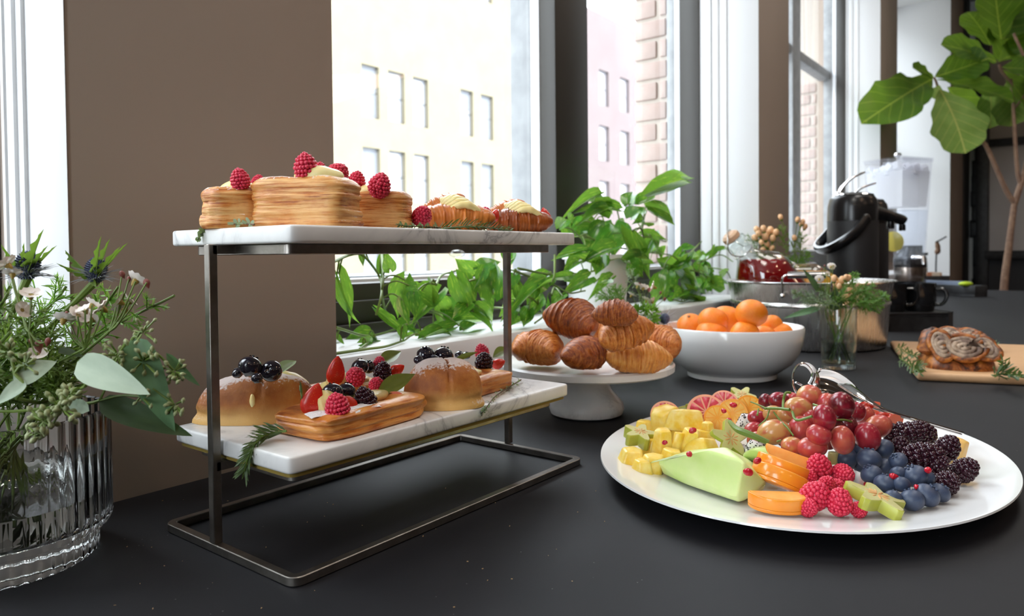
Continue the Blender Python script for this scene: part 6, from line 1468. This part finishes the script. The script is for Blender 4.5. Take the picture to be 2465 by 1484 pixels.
ob('lid', G().lathe([(rj*1.0, hj*.93), (rj*1.1, hj*.95), (rj*1.1, hj*1.02), (0, hj*1.02)], 28), m_blackplast, t)
gt = at(2258, 620, dep(jr)+.05); kg = dep(gt)/FPX
t = thing('hanging_tongs', 'dark handled strainer hooked on the jar at the far end of the table', 'strainer', TR(*gt)); iv = TR(*(-gt))
ob('handle', G().tube(curve([at(2278, 570, dep(gt)), at(2264, 578, dep(gt)), at(2252, 584, dep(gt))], 8), .005, 8), m_blackmatte, t, iv.copy())
ob('head', G().tube(curve([at(2255, 583, dep(gt)), at(2258, 600, dep(gt)), at(2254, 613, dep(gt))], 10), [.010, .012, .015, .016, .014, .016, .018, .017, .014, .006], 10), m_bark, t, iv.copy())
ob('support', G().tube([at(2254, 613, dep(gt)), at(2253, 640, dep(gt)), V((at(2253, 640, dep(gt)).x, at(2253, 640, dep(gt)).y, .0))], .005, 8), m_blackmatte, t, iv.copy())
cdj = onZ(2163, 700, 0) + fwd*.5; kk = mpp(cdj)
t = thing('syrup_carton', 'small red and yellow carton between the airpot and the carafe', 'carton', TR(cdj.x, cdj.y, 0) @ rotm(0, 0, VIEW))
zz0, zz1 = .0, CAMH+(612-655)*kk
ob('carton_body', G().span((-9*kk, -.03, 0), (9*kk, .03, zz1*.75)), mat('yellow carton', H('d8b024'), .5), t, bevel=.002); ob('carton_top', G().prism([(-9*kk, -.03), (9*kk, -.03), (9*kk, .03), (-9*kk, .03)], zz1*.75, zz1*1.15, top=.7), mat('red carton', H('c02a24'), .5), t)
nb = onZ(2308, 712); kn = mpp(nb)
t = thing('napkin_tray', 'black open tray with blue napkins at the far end of the table', 'tray', TR(nb.x, nb.y, 0) @ rotm(0, 0, VIEW+.35)); w_ = 21*kn; h_ = 26*kn
ob('tray_body', G().span((-w_, -.12, 0), (w_, .30, .008)).span((-w_, -.12, .008), (w_, -.11, h_)).span((-w_, .29, .008), (w_, .30, h_)).span((-w_, -.11, .008), (-w_+.01, .29, h_)).span((w_-.01, -.11, .008), (w_, .29, h_)), m_black, t, bevel=.002)
tn = thing('napkin_pile', 'pile of slate blue napkins in the black tray', 'napkins', TR(nb.x, nb.y, .008) @ rotm(0, 0, VIEW+.35)); ob('napkins', G().span((-w_+.014, -.05, 0), (w_-.014, .28, h_+.01)), mat('slate napkin', H('6c7688'), .8), tn, bevel=.004)
tq = thing('lime_packet', 'lime green packet lying in the black tray', 'packet', TR(*(nb-CR*.02)) @ TR(0, 0, h_+.0) @ rotm(0, 0, VIEW)); ob('packet', G().ball((0, -.085, .008), (.036, .022, .013), 14, 8), mat('lime packet', H('a8c022'), .4), tq)
# ------------------------------------------------------------------ babka on its board
B0, B1, B2 = onZ(2208, 918, .0), onZ(2470, 930, .0), onZ(2142, 836, .0)
ux = (B1-B0); ux.z = 0; ux.normalize(); uy = V((-ux.y, ux.x, 0))
if uy.dot(CF) < 0: uy = -uy
dpt = (B2-B0).dot(uy); BT = .0155; BW = .36
bd = thing('cutting_board', 'pale wooden board with rounded corners carrying the babka', 'board', TR(B0.x, B0.y, 0.0004) @ Matrix(((ux.x, uy.x, 0, 0), (ux.y, uy.y, 0, 0), (0, 0, 1, 0), (0, 0, 0, 1))))
sk_ = (B2-B0).dot(ux)/dpt
t_ = NT('pale maple board'); n1 = t_.noise(6, 4, .6, t_.tc('Object', (1.2, 14, 14))); t_.set(col=t_.mix(n1, H('b98a60'), H('d2aa80')), rough=.5); m_board = t_.m
g = G().prism([(0, 0), (BW, 0), (BW+sk_*dpt*.0, dpt), (sk_*dpt, dpt)], 0, BT)
ob('board', g, m_board, bd, bevel=.006, seg=3)
def onB(px, py, z): return onZ(px, py, z)
bb_ = onB(2318, 892, BT); kb = mpp(bb_)
bab = thing('babka', 'dark chocolate babka loaf with twisted open layers on the wooden board', 'cake', TR(bb_.x, bb_.y, BT+.0005) @ Matrix(((ux.x, uy.x, 0, 0), (ux.y, uy.y, 0, 0), (0, 0, 1, 0), (0, 0, 0, 1))))
def babmat(name, a, b, c, sc=30):
    t = NT(name); n1 = t.noise(sc, 5, .65, None, 1.2); t.set(col=t.ramp(n1, [(.38, a), (.50, b), (.64, c)]), rough=.4, spec=.4); t.bump(t.noise(140, 3), .5, .001); return t.m
m_bab = babmat('babka crust', H('2a150c'), H('8a4a1c'), H('c27a34')); m_babc = mat('babka crumb', H('b8a088'), .7, var=H('6a5448'), vs=70); m_choc = mat('dark chocolate filling', H('20140e'), .35, var=H('3a2418'), vs=40)
bw, bdp, bh = 77*kb, .075, .066; random.seed(14)
g = G()
def loaf(u, v):
    a = 2*PI*u; r = 1-.0; x = math.copysign(abs(math.cos(a))**.6, math.cos(a))*bw; y = math.copysign(abs(math.sin(a))**.6, math.sin(a))*bdp+bdp*.8
    q = 1-.22*v*v; z = bh*.40*v; n_ = 1+nz((x*30, y*30, z*30), 1)*.06; return (x*q*n_, (y-bdp*.8)*q*n_+bdp*.8, z)
g.grid(60, 12, loaf, wrap=True); g.f.append(tuple(11*60+i for i in range(60))); g.fm.append(0)
ob('lower_crust', g, m_bab, bab, ang=60)
# twisted strands and cut swirls
for k, (x0, y0, z0, x1, y1, z1, rr) in enumerate(((-.98, .9, .50, .2, .5, .62, .30), (-.9, 1.5, .62, .9, 1.5, .66, .34), (-.95, .5, .40, -.55, 1.3, .84, .26), (.1, .9, .80, .98, .8, .56, .26), (-.6, 1.1, .86, .6, 1.3, .84, .22), (.80, .25, .42, .98, 1.1, .42, .22))):
    pts = curve([(x0*bw, y0*bdp*.8, z0*bh), ((x0+x1)/2*bw, (y0+y1)/2*bdp*.8-.008, max(z0, z1)*bh*1.06), (x1*bw, y1*bdp*.8, z1*bh)], 16); R_ = rr*bh
    ob('twisted_strand', G().tube(pts, [R_*(.45+.55*math.sin(PI*(i+1)/17)**.5) for i in range(16)], 14, flat=.75).warp(lambda p: p+V((nz(p, 70, k), nz(p, 70, k+3), nz(p, 70, k+7)))*.005), m_bab, bab, ang=70)
for k, (sx, sy, sz, ra, rb, tx, ry) in enumerate(((-.58, .05, .66, .26, .30, 1.0, .2), (.02, .02, .62, .46, .24, .95, -.12), (.62, .18, .60, .30, .26, .85, .5), (.30, .55, .88, .34, .22, .5, .25), (-.25, .6, .92, .28, .20, .5, -.3))):
    q = TR(sx*bw, sy*bdp*.8, sz*bh) @ rotm(tx, 0, 0) @ rotm(0, 0, ry); A_, B_ = ra*bw*1.25, rb*bh*1.6; sw_ = G().ball((0, 0, -.004), (A_, B_, .008), 22, 10)
    sw = ob('swirl_filling', sw_.warp(lambda p: p+V((nz(p, 60, k), nz(p, 60, k+2), nz(p, 60, k+4)))*.004), m_choc, bab, q, ang=70)
    for tr, col in ((.98, m_bab), (.72, m_babc), (.46, m_babc), (.20, m_babc)):
        pp = [V((A_*tr*math.cos(a)*(1+.12*nz((math.cos(a), math.sin(a), tr*5), 1.3, k)), B_*tr*math.sin(a)*(1+.15*nz((math.cos(a), math.sin(a), tr*5), 1.5, k+5)), .0035*(1-tr)+.001)) for a in [2*PI*i/30+k for i in range(27)]]
        ob('dough_ring', G().tube(pp, [.0052*(.6+.5*abs(math.sin(i*.37+k))) for i in range(27)], 8, flat=.8), col, sw, ang=70)
HB = 'rosemary sprigs on the babka board'
for n_, (pts, lab) in enumerate((([(2160, 835), (2185, 850), (2205, 858)], 'rosemary sprig at the back left corner of the babka board'), ([(2165, 862), (2190, 880), (2215, 898)], 'rosemary sprig along the left edge of the babka board'), ([(2195, 898), (2210, 890), (2222, 876)], 'rosemary sprig at the front left of the babka'), ([(2395, 908), (2415, 895), (2412, 868)], 'rosemary sprig standing up at the right end of the babka'), ([(2390, 905), (2420, 900), (2462, 908)], 'rosemary sprig lying at the right of the babka'), ([(2385, 850), (2392, 838), (2390, 830)], 'rosemary tip behind the right end of the babka'))):
    sprig('rosemary_sprig', lab, [onZ(x, y, BT+.006+.004*j+(.02 if n_ == 3 and j == 2 else 0)) for j, (x, y) in enumerate(pts)], 40, .030, .0018, m_herb, 50+n_, grp=HB, spread=.55)
# ------------------------------------------------------------------ fiddle leaf fig beyond the end of the table
FX = onX(2415, 695, 5.43); FD = dep(FX)
figp = thing('fig_tree', 'fiddle leaf fig tree with big leathery leaves beyond the end of the table', 'plant', TR(FX.x, FX.y, TZ0+.30)); iv = TR(-FX.x, -FX.y, -TZ0-.30)
fpot = thing('floor_planter', 'dark round floor planter of the fig tree behind the table end', 'plant pot', TR(FX.x, FX.y, TZ0)); ob('planter', G().lathe([(.13, 0), (.17, .02), (.20, .34), (.19, .34), (.18, .29), (0, .29)], 40), m_black, fpot)
def F(px, py, dd=0): return at(px, py, FD+dd)
k = FD/FPX
ob('trunk', G().tube(curve([V((FX.x, FX.y, TZ0+.29)), V((FX.x, FX.y, -.2)), F(2418, 680), F(2428, 600), F(2438, 520), F(2442, 488)], 22), [.025-.00045*i for i in range(22)], 10), m_bark, figp, iv.copy())
br = G()
for pts, r0, r1 in (([(2442, 490), (2425, 465), (2400, 410), (2378, 360), (2366, 342), (2330, 310), (2285, 280), (2262, 245), (2256, 205), (2248, 186)], .016, .006), ([(2442, 490), (2452, 460), (2462, 430), (2475, 380), (2490, 300)], .020, .014), ([(2458, 445), (2450, 420), (2445, 360), (2441, 290), (2438, 235), (2434, 190)], .014, .008), ([(2441, 262), (2455, 245), (2470, 225)], .007, .006), ([(2434, 200), (2410, 170), (2405, 155)], .009, .007), ([(2490, 300), (2480, 180), (2440, 80)], .012, .008)):
    br.tube(curve([F(*q) for q in pts], 26), [r0+(r1-r0)*i/25 for i in range(26)], 8)
ob('branches', br, m_bark, figp, iv.copy())
m_figu = leafmat('fiddle leaf underside', H('5a7834'), H('74904a'), None, .5, .3, vein=H('a8a860'), glow=(.4, .55, .1))
FIGU = [leaf_mesh('fig_leaf_under', m_figu, sh_fig, 19, 7, .2, .12, .03)]
for (bx_, by_, tx, ty, w, d0, d1, un, *zz) in ((2245, 190, 2106, 262, 100, -.08, -.50, 0), (2250, 186, 2380, 145, 96, 0, -.12, 0), (2248, 188, 2208, 156, 46, 0, -.10, 0), (2252, 192, 2455, 220, 76, -.02, -.16, 0), (2262, 215, 2345, 352, 130, -.05, -.20, 1), (2280, 210, 2390, 330, 130, .08, .12, 0), (2400, 150, 2282, 92, 84, -.05, -.1, 0), (2410, 95, 2385, -60, 130, 0, -.1, 0), (2415, 95, 2480, -50, 170, .05, .12, 0), (2405, 148, 2500, 95, 76, 0, .15, 0), (2412, 162, 2500, 170, 70, -.03, -.1, 0), (2415, 168, 2480, 270, 90, .05, .0, 0), (2380, 205, 2400, 305, 96, .15, .15, 1), (2430, 190, 2450, 300, 100, .1, .1, 1), (2405, 150, 2440, 50, 110, .1, .18, 0), (2440, 160, 2530, 250, 120, .1, .15, 0), (2385, 110, 2340, 20, 90, .14, .2, 0), (2470, 60, 2540, -40, 140, .1, .2, 0), (2262, 205, 2252, 235, 26, -.04, -.06, 1)):
    leaf('leaf', FIGU[0] if un else (FIGL[0] if tx == 2106 else random.choice(FIGL)), F(bx_, by_, d0), F(tx, ty, d1), w*k*1.35, -CF*.8+V((rnd(-.2, .2), 0, rnd(.3, .8))), figp, iv)
# ------------------------------------------------------------------ crumbs on the table
random.seed(77); g = G()
for k in range(46):
    if k < 30: x, y = rnd(250, 1250), rnd(1180, 1470)
    else: x, y = rnd(1000, 1500), rnd(1050, 1400)
    p = onZ(x, y, .0005); s = rnd(.0002, .0006); g.box((0, 0, 0), (s*2.4, s, s), TR(*p) @ rotm(0, 0, rnd(0, 6)))
ob('crumbs', g, mat('pastry crumbs', H('b09068'), .8), None, None, 'scattered pastry crumbs on the black table cloth in the foreground', 'crumbs', kind='stuff')
